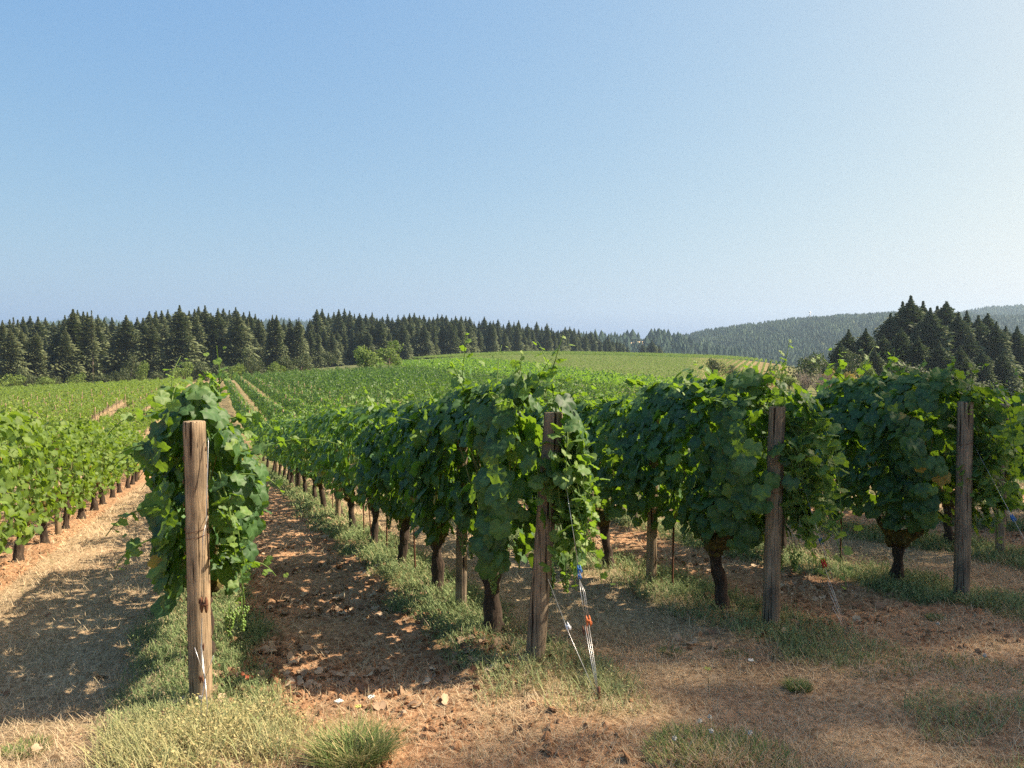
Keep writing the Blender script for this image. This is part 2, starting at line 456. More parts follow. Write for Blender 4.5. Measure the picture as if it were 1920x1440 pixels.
# green cover beyond the near rows; far row shadows are tinted in too
tl_ = np.where((GY > 90) & (GX/np.maximum(GY, 1) > .27), .9, tl_)
weed_shade_ = np.where((GY > 40) & (GX/np.maximum(GY, 1) > .27), np.where(GX/np.maximum(GY, 1) > .352, .85, .62), weed_shade_)  # row shade put into the soil colour by a raised weed share; greener past it
weed_shade_ = np.where((GY > 30) & (GX/np.maximum(GY, 1) > -.39), np.maximum(weed_shade_, .5*sstep(30, 60, GY)*sstep(.30, .24, GX/np.maximum(GY, 1))), weed_shade_)
weed_shade_ = np.where((GY > 90) & (GX/np.maximum(GY, 1) > -.25), np.maximum(weed_shade_, .9*sstep(.28, .22, GX/np.maximum(GY, 1))), weed_shade_)
beyond = sstep(170, 230, GY)*(1-sstep(-.1, .0, GX/np.maximum(GY, 1))*sstep(.40, .36, GX/np.maximum(GY, 1))*sstep(330, 300, GY))
weed_shade_ = np.maximum(weed_shade_, beyond*.8)
ny, nx = GX.shape
idx = np.arange(ny*nx).reshape(ny, nx)
q = np.stack([idx[:-1, :-1], idx[:-1, 1:], idx[1:, 1:], idx[:-1, :-1], idx[1:, 1:], idx[1:, :-1]], -1).reshape(-1, 3)
gcol = np.stack([tl_, weed_shade_, np.zeros_like(tl_)], -1).reshape(-1, 3).astype(np.float32)
go = link('ground', tri_mesh('ground', np.stack([GX, GY, GZ0], -1).reshape(-1, 3), q, M_GROUND, gcol))
tag(go, 'reddish brown vineyard soil with dry grass alleys between vine rows', kind='structure')
def gsurf(X, Y):
    a, b, c, _ = alley_masks(X, Y)
    return ground(X, Y)+micro(X, Y, a, b, c)

# ------------------------------------------------------------------ leaf templates
_ang = np.array([0, 18, 33, 50, 68, 85, 104, 128, 152, 171])
_rad = np.array([1.0, .88, .77, .92, .88, .76, .86, .78, .70, .42])
def leaf_template(lod):
    if lod == 0 or lod == 1:
        A = np.concatenate([_ang, 360-_ang[:0:-1]]); Rr = np.concatenate([_rad, _rad[:0:-1]])
        # serrated edge
        th = R(1)*A
        ox = np.sin(th)*Rr; oy = np.cos(th)*Rr
        n = len(A)
        tip = np.isin(np.round(Rr, 2), [1.0, .92]).astype(float)
        if lod == 0:
            V = [(0, 0, 0)]+[(x*.5, y*.5, 0) for x, y in zip(ox, oy)]+[(x, y, 0) for x, y in zip(ox, oy)]
            C = [1]+list(tip*.7)+list(tip*.25)
            T = []
            for i in range(n):
                j = (i+1) % n
                T += [(0, 1+j, 1+i), (1+i, 1+j, 1+n+j), (1+i, 1+n+j, 1+n+i)]
            V = np.array(V, float)
        else:
            V = np.array([(0, 0, 0)]+[(x, y, 0) for x, y in zip(ox, oy)], float)
            C = [1]+list(tip*.3)
            T = [(0, 1+(i+1) % n, 1+i) for i in range(n)]
        V[:, 1] -= .25
    elif lod == 2:
        A = R(1)*np.array([0, 42, 75, 115, 165, 195, 245, 285, 318]); Rr = np.array([1, .78, .9, .8, .6, .6, .8, .9, .78])
        V = np.array([(0, 0, 0)]+[(math.sin(a)*r, math.cos(a)*r-.2, 0) for a, r in zip(A, Rr)], float)
        n = 9; T = [(0, 1+(i+1) % n, 1+i) for i in range(n)]; C = [1]+[.2]*9
    else:
        V = np.array([(-.75, .0, .0), (0, -.75, .12), (.7, .1, 0), (.1, .9, .1)], float)
        T = [(0, 1, 2), (0, 2, 3)]; C = [0]*4
    r2 = V[:, 0]**2+V[:, 1]**2
    V[:, 2] += -.22*r2+.16*np.abs(V[:, 0])
    if lod == 0: V[:, 2] += .07*np.sin(V[:, 0]*9+V[:, 1]*5)+.05*np.cos(V[:, 1]*8)
    s = .5
    return V*s, np.array(T, np.int32), np.array(C, np.float32)
LT = [leaf_template(i) for i in range(4)]

def frames(nrm, tipd):
    Z = norm(nrm); T = norm(tipd-np.sum(tipd*Z, -1, keepdims=True)*Z); X = np.cross(T, Z)
    return np.stack([X, T, Z], -1)

def canopy_leaves(r_, n, L0, L1, size, lod, hmin=.55, hmax=1.68, hw=.36, seed=0, end=0, slope=0.0, rand=1.1):
    """leaves of one vine's canopy in local (u along row, w across, h up)"""
    u = r_.uniform(L0, L1, n)
    h = hmin+(hmax-hmin)*r_.beta(1.25, 1.0, n)
    lump = fbm(u*1.8+seed*7.3, h*1.9, seed, 3)*2-.95
    lumpl = fbm(u*1.8+seed*3.1+40, h*1.9, seed+9, 3)*2-.95
    side = np.where(r_.random(n) < .5, -1.0, 1.0)
    hn = (h-hmin)/(hmax-hmin)
    prof = hw*(.62+.5*np.sin(np.clip(hn, 0, 1)*np.pi*.92+.15))*np.where(hn > .72, 1-(hn-.72)*2.2, 1)
    prof = prof*(1+.62*np.where(side > 0, lump, lumpl))
    shell = r_.random(n) < .74
    wv = side*prof*np.where(shell, r_.uniform(.82, 1.12, n), r_.uniform(0, .85, n))
    keep = h > hmin+(fbm(u*2.6+seed, u*0+3, seed+3, 2)-.45)*.55
    keep &= fbm(u*2.7+seed*1.7, h*3.1+side*9, seed+17, 2) > .235
    if end:
        if end == 1: keep &= u > .07+.12*(np.abs(wv+.02) < .16)
        else:
            drape = (h > .92) & (h < 1.38) & (r_.random(n) < .75) if end in (2, 3) else h > 9
            keep &= ~((u < .14) & (np.abs(wv) < .15)) | drape
            keep &= ~((u < .02) & (wv > -.07)) | drape
    u, h, wv, side, hn = u[keep], h[keep], wv[keep], side[keep], hn[keep]
    n = len(u)
    rn = r_.normal(size=(n, 3))
    nrm = np.stack([rn[:, 0]*.42*rand, side*1.0+rn[:, 1]*.35*rand, .38+1.1*np.clip(hn-.75, 0, 1)*3+rn[:, 2]*.33*rand], -1)
    if end:
        e = (u < .35)
        nrm[e, 0] -= .9
    tip = np.stack([r_.normal(size=n)*.45, side*.25, -1+r_.normal(size=n)*.25], -1)
    s = size*r_.uniform(.62, 1.22, n)
    mat = frames(nrm, tip)*s[:, None, None]
    pos = np.stack([u, wv, h+u*slope], -1)
    young = np.clip((hn-.86)*3, 0, 1)*r_.random(n)*.8+(r_.random(n) < .025)*.6+(r_.random(n) < .012)*(hn < .75)*2.0
    per = np.stack([r_.random(n), young], -1)
    return pos, mat, per

def shoot(r_, base, direc, length, size, nl, lod, bag, canebag, grav=.9, stiff=1.0):
    """a leafy shoot that arcs over, with leaves on alternating sides"""
    P = [np.array(base, float)]; d = norm(np.array(direc, float)); seg = length/8
    for i in range(8):
        d = norm(d+np.array([0, 0, -grav*.16*i/4])+r_.normal(size=3)*.06); P.append(P[-1]+d*seg)
    P = np.array(P)
    V, T = tube(P, np.linspace(.0055, .0025, 9), 4, caps=False)
    canebag.add(V, T, np.tile([.5, .6, 0], (len(V), 1)))
    tt = np.linspace(.12, .99, nl)
    pos = np.stack([np.interp(tt*8, range(9), P[:, i]) for i in range(3)], -1)
    off = r_.normal(size=(nl, 3))*.04; off[:, 2] = -.01
    nr = np.stack([r_.normal(size=nl)*.6, r_.normal(size=nl)*.6, .7+r_.normal(size=nl)*.3], -1)
    tp = np.stack([r_.normal(size=nl)*.7, r_.normal(size=nl)*.7, -.7*np.ones(nl)], -1)
    s = size*np.interp(tt, [0, .5, 1], [1, .8, .3])*r_.uniform(.8, 1.15, nl)
    per = np.stack([r_.random(nl), np.clip(tt*1.0-.1, 0, 1)], -1)
    tv, tt_, tc = LT[lod]
    bag.add(*inst(tv, tt_, pos+off, frames(nr, tp)*s[:, None, None], tc, per))

def foliage_mesh(name, seed, n, L0, L1, size, lod, shoots=5, mat=None, extra=None, **kw):
    r_ = np.random.default_rng(seed)
    bag = Bag(); cb = Bag()
    pos, mt, per = canopy_leaves(r_, n, L0, L1, size, lod, seed=seed % 97, **kw)
    tv, tt, tc = LT[lod]
    bag.add(*inst(tv, tt, pos, mt, tc, per))
    hm = kw.get('hmax', 1.68)
    for i in range(shoots):
        u = r_.uniform(max(L0, .0), L1)
        if r_.random() < .6:
            shoot(r_, (u, r_.uniform(-.15, .15), hm-.12), (r_.normal()*.4, r_.normal()*.35, 1), r_.uniform(.22, .5), size*.8, 8, lod, bag, bag, .6)
        else:
            sd_ = r_.choice([-1, 1])
            shoot(r_, (u, sd_*.15, r_.uniform(hm-.6, hm-.1)), (r_.normal()*.3, sd_*1.0, .3), r_.uniform(.25, .5), size*.85, 9, lod, bag, bag, 1.5)
    if extra: extra(r_, bag)
    return bag.mesh(name, [mat or M_LEAF])

# ------------------------------------------------------------------ vine wood
def trunk_mesh(name, seed, lod=0, head=.62, arms=2, lean=None, fat=1.0):
    r_ = np.random.default_rng(seed)
    bag = Bag()
    n = 12 if lod == 0 else 6; sd = 12 if lod == 0 else 6
    zz = np.linspace(-.08, head-.06, n)
    lx = r_.normal()*.05 if lean is None else lean; ly = r_.normal()*.04
    wob = np.cumsum(r_.normal(size=(n, 2))*.006*12/n, axis=0)
    P = np.stack([lx*(zz/head)+wob[:, 0], ly*(zz/head)+wob[:, 1], zz], -1)
    z1 = zz/head
    rad = .042-.010*np.sin(z1*2.4)+.03*np.clip(z1-.62, 0, 1)*1.6+.014*np.clip(.15-z1, 0, 1)*6
    rad = rad*r_.uniform(.82, 1.2, n)*r_.uniform(1.15, 1.5)*fat
    V, T = tube(P, rad, sd, .16, seed=seed); bag.add(V, T)
    top = P[-1]
    # knobbly head
    for i in range(5 if lod == 0 else 2):
        c = top+np.array([r_.normal()*.045, r_.normal()*.025, r_.uniform(-.06, .04)])
        d = norm(r_.normal(size=3)+np.array([0, 0, .8]))
        V, T = tube(np.array([c-d*.05, c-d*.02, c+d*.02, c+d*.05]), np.array([.03, .062, .058, .028])*r_.uniform(.8, 1.3), sd, .25, seed=seed+i); bag.add(V, T, mi=1)
    for i in range(arms):
        s = 1 if i % 2 == 0 else -1
        a = np.array([top, top+[s*.08, r_.normal()*.02, .05], top+[s*.16, r_.normal()*.03, .10], top+[s*.26, r_.normal()*.03, .13+r_.uniform(0, .06)]])
        V, T = tube(a, np.array([.055, .046, .036, .02])*fat, sd, .25, seed=seed+20+i); bag.add(V, T, mi=1)
    # canes rising into the canopy
    for i in range(9 if lod == 0 else 4):
        u0 = r_.uniform(-.24, .24)
        b = top+np.array([u0, r_.normal()*.02, .07])
        P2 = [b]; d = norm(np.array([r_.normal()*.35, r_.normal()*.12, 1.0]))
        for j in range(6): d = norm(d+r_.normal(size=3)*.10+[0, 0, .08]); P2.append(P2[-1]+d*.15)
        V, T = tube(P2, np.linspace(.0075, .004, 7), 5 if lod == 0 else 3, caps=False); bag.add(V, T, mi=2)
    return bag.mesh(name, [M_BARK, M_MOSS, M_CANE])

def grape_mesh(name, seed, n=70, L=.15):
    r_ = np.random.default_rng(seed)
    # small sphere template
    tv = []; 
    for la in (-60, -20, 20, 60):
        for lo in range(6): tv.append((math.cos(R(la))*math.cos(R(lo*60+la)), math.cos(R(la))*math.sin(R(lo*60+la)), math.sin(R(la))))
    tv = [(0, 0, -1)]+tv+[(0, 0, 1)]
    T = []
    for j in range(6): T.append((0, 1+(j+1) % 6, 1+j)); T.append((25, 19+j, 19+(j+1) % 6))
    for i in range(3):
        for j in range(6):
            a, b, c, d = 1+i*6+j, 1+i*6+(j+1) % 6, 7+i*6+(j+1) % 6, 7+i*6+j
            T += [(a, b, c), (a, c, d)]
    tv = np.array(tv); T = np.array(T)
    h = r_.random(n); ph = r_.random(n)*6.28; rr = .045*(1-h*.8)*r_.uniform(.6, 1, n)
    pos = np.stack([np.cos(ph)*rr, np.sin(ph)*rr, -h*L], -1)
    s = .0085*r_.uniform(.75, 1.1, n)
    V, TT, C = inst(tv, T, pos, np.eye(3)[None]*s[:, None, None], np.zeros(len(tv)), np.zeros((n, 2)))
    b = Bag(); b.add(V, TT)
    V, T2 = tube([(0, 0, .06), (0, 0, 0), (0, 0, -L*.8)], [.003, .003, .002], 4); b.add(V, T2)
    return b.mesh(name, [M_GRAPE])

# ------------------------------------------------------------------ rows of vines
ORD = ['zeroth', 'first', 'second', 'third', 'fourth', 'fifth', 'sixth', 'seventh', 'eighth', 'ninth', 'tenth', 'eleventh', 'twelfth', 'thirteenth', 'fourteenth', 'fifteenth', 'sixteenth', 'seventeenth', 'eighteenth', 'nineteenth', 'twentieth']
def rowname(k):
    if k == 1: return 'row behind the foremost end post'
    if k == 2: return 'row behind the leaning end post'
    if k == 3: return 'row behind the third end post'
    if k == 4: return 'row behind the rightmost end post'
    if k > 4: return '%s row beyond the rightmost end post' % (ORD[k-4] if k-4 <= 20 else 'far')
    return '%s row left of the foremost end post' % (ORD[1-k] if 1-k <= 20 else 'far')
def grp(k):
    return 'vines in the '+rowname(k)
START = {1: .95, 2: .8, 3: .58, 4: .65, 5: 1.69, 0: 1.9}
SECOND = {2: 2.35, 3: 2.5}
KMAX = 20
KMIN = -24
PLACE = []          # (k, i, t, X, Y)
for k in range(KMIN, KMAX+1):
    t = START.get(k, 0.7+(k*7 % 5)*.1); i = 1
    rr = random.Random(k*31+5)
    while True:
        X, Y = rowxy(k, t)
        if Y > 158 or (k < -3 and Y > 158): break
        if not (k == -3 and 34 < Y < 78): PLACE.append((k, i, t, X, Y))
        i += 1
        t = SECOND[k] if (i == 2 and k in SECOND) else t+1.55+rr.uniform(-.12, .12)
PL = np.array([(p[3], p[4]) for p in PLACE]); PZ = ground(PL[:, 0], PL[:, 1])
ratio = PL[:, 0]/PL[:, 1]
dist = np.hypot(PL[:, 0], PL[:, 1])
sx, sy = proj(np.stack([PL[:, 0], PL[:, 1], PZ+1.6], -1))
_, syb = proj(np.stack([PL[:, 0], PL[:, 1], PZ+.45], -1))
wpx = 1.55*F/PL[:, 1]*np.abs(.3616+ratio*.9323)*1.0+.6*F/PL[:, 1]
# skyline visibility: nearest first
order = np.argsort(dist)
skyl = np.full(240, 2000.0)
vis = np.zeros(len(PL), bool)
area = np.zeros(len(PL))
for o_ in order:
    if PL[o_, 1] < 3: continue
    c0 = int(max(0, (sx[o_]-wpx[o_]/2)//8)); c1 = int(min(239, (sx[o_]+wpx[o_]/2)//8))
    if c1 < 0 or c0 > 239 or c0 > c1: continue
    seg = skyl[c0:c1+1]
    vs = np.clip(np.minimum(seg, syb[o_])-sy[o_], 0, 1e9)
    area[o_] = vs.sum()*8
    k = PLACE[o_][0]
    vis[o_] = vs.max() > 4 or (k in (0, 1, 2, 3, 4) and dist[o_] < 16)
    skyl[c0:c1+1] = np.minimum(seg, sy[o_]+2)
cand = [o_ for o_ in order if vis[o_] and (dist[o_] < 13 or area[o_] > 30)]
cand.sort(key=lambda o_: -(area[o_]+(1e6 if dist[o_] < 10 else 0)))
INDIV = set(cand[:292])
# unseen vines close by still cast shade: they join the mass
VAR1 = [foliage_mesh('leafy_canopy', 300+i, 760, -.85, .85, .142, 1, 11, hmax=1.72, slope=0) for i in range(7)]
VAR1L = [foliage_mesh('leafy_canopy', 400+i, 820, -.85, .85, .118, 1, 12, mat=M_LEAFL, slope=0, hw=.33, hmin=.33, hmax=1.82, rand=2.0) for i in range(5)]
VAR2L = [foliage_mesh('leafy_canopy', 430+i, 460, -.85, .85, .125, 2, 8, mat=M_LEAFL, hw=.27, hmax=1.55, hmin=.38, rand=2.0) for i in range(6)]
VAR2 = [foliage_mesh('leafy_canopy', 330+i, 480, -.85, .85, .155, 2, 6, hw=.36, hmax=1.75) for i in range(7)]
VAR3 = [foliage_mesh('leafy_canopy', 360+i, 210, -.85, .85, .19, 3, 3) for i in range(6)]
TRV = [trunk_mesh('vine_trunk', 500+i, 0) for i in range(5)]
TRL = [trunk_mesh('vine_trunk', 520+i, 1, arms=1) for i in range(4)]
GRV = [grape_mesh('grape_cluster', 540+i) for i in range(3)]

def hero_extra(k, i):
    def f(r_, bag):
        if k == 1 and i == 1:
            # long shoot reaching out over the alley, and side clumps
            shoot(r_, (.25, -.20, 1.42), (-.10, -1, .25), .62, .125, 13, 0, bag, bag, .45)
            shoot(r_, (.15, -.16, 1.3), (-.15, -1, .1), .34, .12, 9, 0, bag, bag, 1.0)
            shoot(r_, (.15, .18, 1.15), (-.1, 1, -.1), .36, .13, 9, 0, bag, bag, 1.4)
            shoot(r_, (.15, .17, .98), (-.1, 1, -.3), .34, .13, 9, 0, bag, bag, 1.4)
            shoot(r_, (.2, .18, 1.5), (.1, 1, .1), .34, .12, 8, 0, bag, bag, 1.2)
            shoot(r_, (.15, -.18, .8), (-.1, -1, -.1), .30, .12, 8, 0, bag, bag, 1.2)
            for q_ in range(6): shoot(r_, (r_.uniform(.0, .3), -r_.uniform(.08, .2), r_.uniform(.9, 1.4)), (-.2, -.2, -.5), .4, .12, 9, 0, bag, bag, 1.6)
        if i == 1 and k in (2, 3, 4):
            # curtain of shoots hanging past the end post on its right
            for q_ in range(20):
                shoot(r_, (r_.uniform(-.15, .25), -r_.uniform(.10, .24), r_.uniform(1.05, 1.72)), (r_.uniform(-.5, -.1), -.06+r_.normal()*.12, -.3), r_.uniform(.45, .75)*(1.2 if k == 3 else 1), .15, 13, 0, bag, bag, 2.2)
            for q_ in range({2: 5, 3: 4, 4: 1}[k]):
                shoot(r_, (-.10-r_.random()*.03, r_.uniform(-.10, .07), {2: 1.42, 3: 1.40, 4: 1.15}[k]+r_.uniform(-.1, .06)), (-.25, r_.normal()*.25, -.7), r_.uniform(.2, .38), .145, 6, 0, bag, bag, 2.0)
            for q_ in range(4):
                shoot(r_, (r_.uniform(-.02, .2), -r_.uniform(-.1, .25), 1.62), (r_.uniform(-.6, .1), r_.normal()*.4, .6), r_.uniform(.3, .5), .12, 10, 0, bag, bag, 1.4)
    return f

# local canopy frame: x along D, y = left of D (so the row's right side is local -y)
used = {}
nv = 0
for o_ in sorted(INDIV, key=lambda o_: dist[o_]):
    k, i, t, X, Y = PLACE[o_]
    z = float(PZ[o_]); dd = dist[o_]
    # slope along the row
    z2 = gz(X+D[0]*.7, Y+D[1]*.7); sl_ = (z2-z)/.7
    lab = '%s grapevine in the %s' % (ORD[i] if i <= 20 else 'distant', rowname(k))
    if dd < 9.5 and k > 0:
        root = empty('grapevine', (X, Y, z), ROWROT)
        nxt = (START[k]+1.55 if i > 1 else SECOND.get(k, START[k]+1.55)) if k in START else 0
        L0 = -START.get(k, .8)-.14 if i == 1 else -.85
        L1 = .85 if not (i == 1 and k in SECOND) else (SECOND[k]-START[k])*.5+.15
        # a vine's own canopy, shifted so that u = 0 is the end post for the end vines
        if i == 1 and k in START:
            off = -START[k]
            me = foliage_mesh('leafy_canopy', 100+k*10+i, int(700*(L1-off+.22)), -.22, L1-off, .160, 0, 9, hmin=.58 if k != 1 else .52, hmax={1: 1.82, 2: 1.86, 3: 1.88, 4: 1.9}.get(k, 1.8), hw=.25 if k == 1 else .31, end=k, slope=sl_, extra=hero_extra(k, i))
            fo = link('leafy_canopy', me, root); fo.location = (off, 0, off*sl_)
        else:
            me = foliage_mesh('leafy_canopy', 100+k*10+i, 620 if k == 1 else 860, L0, L1, .158, 0, 7, hmin=.6, hw=.32, hmax=1.78 if k > 1 else 1.66, slope=sl_, extra=hero_extra(k, i))
            fo = link('leafy_canopy', me, root)
        link('vine_trunk', trunk_mesh('vine_trunk', 200+k*10+i, 0, arms=2, head=.5 if (k, i) == (4, 1) else .62, fat=1.25 if k in (2, 4) else 1.1), root)
        ng = 5 if i == 1 else 3
        for g in range(ng):
            go_ = link('grape_cluster', GRV[g % 3], root)
            r_ = random.Random(int(o_)*7+g)
            if i == 1 and k in (1, 2, 3) and g < 2:
                go_.location = ((-START[k]+.12-.1*g, -.16-.07*g, {1: .50, 2: .55, 3: .50}[k]+.05*g-START[k]*sl_))
            else: go_.location = (r_.uniform(-.5, .5), r_.choice([-1, 1])*r_.uniform(.05, .2), r_.uniform(.6, .75))
    elif dd < 24:
        root = empty('grapevine', (X, Y, z), ROWROT+(math.pi if (o_ % 2) else 0))
        root.rotation_euler = (0, -math.atan(sl_)*(-1 if o_ % 2 else 1), root.rotation_euler[2])
        s_ = random.Random(int(o_)).uniform(.93, 1.07)
        fo = link('leafy_canopy', (VAR1L[o_ % 5] if k <= 0 else VAR1[o_ % 7]) if dd < 18 else (VAR2L[o_ % 6] if k <= 0 else VAR2[o_ % 7]), root); fo.scale = (1, s_, s_)
        link('vine_trunk', TRV[o_ % 5], root)
        if dd < 14: gg = link('grape_cluster', GRV[o_ % 3], root); gg.location = (.3, .12, .66)
    else:
        root = empty('grapevine', (X, Y, z)); link('leafy_canopy', VAR2L[o_ % 6] if k <= 0 else VAR2[o_ % 7], root); link('vine_trunk', TRL[o_ % 4], root)
        root.rotation_euler = (0, -math.atan(sl_)*(-1 if o_ % 2 else 1), ROWROT+(math.pi if o_ % 2 else 0))
        s_ = random.Random(int(o_)).uniform(.9, 1.08); root.scale = (1, s_, s_)
    if i > 20 or (k not in (0, 1, 2, 3, 4) and i > 3):
        lab = 'small leafy grapevine further along the %s' % rowname(k)
        tag(root, lab, 'grapevine', grp(k)+', further along')
    else:
        tag(root, lab, 'grapevine', grp(k))
    nv += 1

# the rest of the near block as one mass
def mass_leaves(bag, X, Y, Z, n, size, lod, rot, seed, hmin=.5, hmax=1.7, hw=.28, L=.8, clump=.5):
    """n leaves for each vine position, vectorised; each vine keeps a rounded clump of its own"""
    r_ = np.random.default_rng(seed)
    M = len(X)
    if not M: return
    u = r_.uniform(-L, L, (M, n)); h = r_.uniform(0, 1, (M, n))**.8
    vr = r_.uniform(-.5, .5, (M, 1))
    hm = hmax+vr*.45*clump+(vnoise(X*.5, Y*.5, 3)[:, None]-.5)*.4-(np.abs(u)/L)**2*.42*clump
    side = np.where(r_.random((M, n)) < .5, -1., 1.)
    wv = side*hw*(1-.3*clump*(np.abs(u)/L)**2+vr*.3*clump)*(.65+.45*np.sin(h*2.9+.1))*r_.uniform(.5, 1.2, (M, n))*np.where(h > .88, .5, 1)
    c, s = math.cos(rot), math.sin(rot)
    Hh = hmin+(hm-hmin)*h
    sl = (ground(X+c*.7, Y+s*.7)-Z)/.7
    P = np.stack([X[:, None]+u*c-wv*s, Y[:, None]+u*s+wv*c, Z[:, None]+Hh+u*sl[:, None]], -1).reshape(-1, 3)
    nn = np.stack([u/L*.9*clump+r_.normal(size=(M, n))*.5, side+r_.normal(size=(M, n))*.45, .45+np.clip(h-.75, 0, 1)*4+r_.normal(size=(M, n))*.45], -1).reshape(-1, 3)
    nn = np.stack([nn[:, 0]*c-nn[:, 1]*s, nn[:, 0]*s+nn[:, 1]*c, nn[:, 2]], -1)
    tp = np.stack([r_.normal(size=M*n)*.5, r_.normal(size=M*n)*.5, -np.ones(M*n)], -1)
    sz = size*r_.uniform(.6, 1.25, M*n)
    tv, tt, tc = LT[lod]
    per = np.stack([np.clip(r_.random((M, n))+vr*.5, 0, 1).ravel(), (np.clip((h-.85)*4, 0, 1)*r_.random((M, n))*.7).ravel()], -1)
    bag.add(*inst(tv, tt, P, frames(nn, tp)*sz[:, None, None], tc, per))
rest = np.array([o_ for o_ in range(len(PLACE)) if o_ not in INDIV and -.95 < ratio[o_] < 1.0 and PL[o_, 1] > 2])
KK = np.array([p[0] for p in PLACE])
for left in (0, 1):
    bag = Bag()
    for lo, hi, n, size, lod in ((0, 14, 330, .14, 1), (14, 26, 200, .17, 2), (26, 48, 170, .18, 3), (48, 80, 105, .22, 3), (80, 170, 64, .28, 3)):
        s_ = rest[(dist[rest] >= lo) & (dist[rest] < hi) & ((KK[rest] <= 0) == bool(left))]
        mass_leaves(bag, PL[s_, 0], PL[s_, 1], PZ[s_], n, size, lod, ROWROT, int(lo)+77+left, hmax=1.5 if left else 1.75, hw=.24 if left else .34, clump=.6 if left else 1.5)
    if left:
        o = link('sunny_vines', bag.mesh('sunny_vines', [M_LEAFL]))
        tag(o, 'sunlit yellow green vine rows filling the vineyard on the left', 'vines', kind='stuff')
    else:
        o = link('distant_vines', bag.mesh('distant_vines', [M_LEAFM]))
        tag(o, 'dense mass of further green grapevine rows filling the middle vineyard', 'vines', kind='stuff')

# the brighter strip and the far pale block
def block(name, label, inside, direc, mat, n, size, seed, sp=2.0, hmax=1.6, step=1.6, hw=.34, hmin=.5, clump=.5):
    d = norm(np.array(direc, float)); nn = np.array([d[1], -d[0]])
    PX, PY = [], []
    c0 = np.array([20.0, 180.0])
    for j in range(-130, 130):
        for i in range(-110, 110):
            a = c0+nn*sp*j+d*step*(i+.3*math.sin(j*3.1))
            if inside(a[0], a[1]): PX.append(a[0]); PY.append(a[1])
    PX = np.array(PX); PY = np.array(PY)
    b = Bag(); mass_leaves(b, PX, PY, ground(PX, PY), n, size, 3, math.atan2(d[1], d[0]), seed, hmax=hmax, hw=hw, L=step*.5, hmin=hmin, clump=clump)
    o = link(name, b.mesh(name, [mat])); tag(o, label, 'vines', kind='stuff')
    return PX, PY, d
def in_b(x, y):
    p = (x-E1[0])*N[0]+(y-E1[1])*N[1]
    return 41 < p < (66-max(0, x-2)*.75) and 55 < y < 215 and x/y < .30
def in_c(x, y):
    p = (x-E1[0])*N[0]+(y-E1[1])*N[1]
    if y < 100 or y > 296: return False
    a = x/y
    return p > (70-max(0, x-2)*.75) and -.20 < a < .357
BX, BY, _ = block('bright_vines', 'yellow green strip of younger vines crossing the hillside', in_b, D, M_LEAFB, 30, .40, 5, sp=2.0, hmax=1.6)
CX, CY, CD = block('hillside_vines', 'pale green vine rows fanning over the far rounded hill', in_c, (.32, .947), M_LEAFC, 24, .22, 6, sp=1.6, hmax=1.3, hw=.13, clump=.3)

# ------------------------------------------------------------------ posts
def post_mesh(name, h, r, seed, mat, sides=20, lean=(0, 0), rings=14):
    r_ = np.random.default_rng(seed)
    zz = np.concatenate([[-.25], np.linspace(0, h, rings)])
    path = np.stack([lean[0]*zz/h+np.cumsum(r_.normal(size=len(zz))*.0008), lean[1]*zz/h+np.cumsum(r_.normal(size=len(zz))*.0008), zz], -1)
    rad = r*(1.04-.06*zz/h)*(1+r_.normal(size=len(zz))*.007)
    ph = np.arange(sides)/sides*2*np.pi
    groove = 1+r_.normal(size=sides)*.012
    V = []
    for i, z in enumerate(zz):
        rr = rad[i]*groove*(1+r_.normal(size=sides)*.004)
        V.append(np.stack([path[i, 0]+np.cos(ph)*rr, path[i, 1]+np.sin(ph)*rr, np.full(sides, z)+(r_.normal(size=sides)*.002 if i == len(zz)-1 else 0)], -1))
    nb = len(zz)
    # bevelled top
    rr = rad[-1]*.93*groove
    V.append(np.stack([path[-1, 0]+np.cos(ph)*rr, path[-1, 1]+np.sin(ph)*rr, np.full(sides, h+.006)], -1))
    V = np.concatenate(V+[np.array([[path[-1, 0], path[-1, 1], h+.008]])]); T = []
    for i in range(nb):
        for j in range(sides):
            k = (j+1) % sides
            A, B, C, Dd = i*sides+j, i*sides+k, (i+1)*sides+k, (i+1)*sides+j
            T += [(A, B, C), (A, C, Dd)]
    for j in range(sides): T.append((len(V)-1, nb*sides+j, nb*sides+(j+1) % sides))
    return tri_mesh(name, V, T, [mat], np.zeros((len(V), 3), np.float32))

def ring_mesh(name, r, z, wire, tilt, mat, turns=1, lean=(0, 0), h=1.6):
    P = []
    n = 26*turns
    for i in range(n+1):
        a = i/26*2*math.pi
        P.append((math.cos(a)*r+lean[0]*z/h, math.sin(a)*r+lean[1]*z/h, z+tilt*math.cos(a)+i*.0002))
    V, T = tube(P, wire, 5, caps=False)
    return tri_mesh(name, V, T, [mat], np.zeros((len(V), 3), np.float32))
def staple_mesh(name, x, y, z, mat, L=.02):
    V, T = tube([(x, y, z), (x*1.06, y*1.06, z+.002), (x*1.06, y*1.06, z+L), (x, y, z+L)], .0028, 4)
    return tri_mesh(name, V, T, [mat], np.zeros((len(V), 3), np.float32))

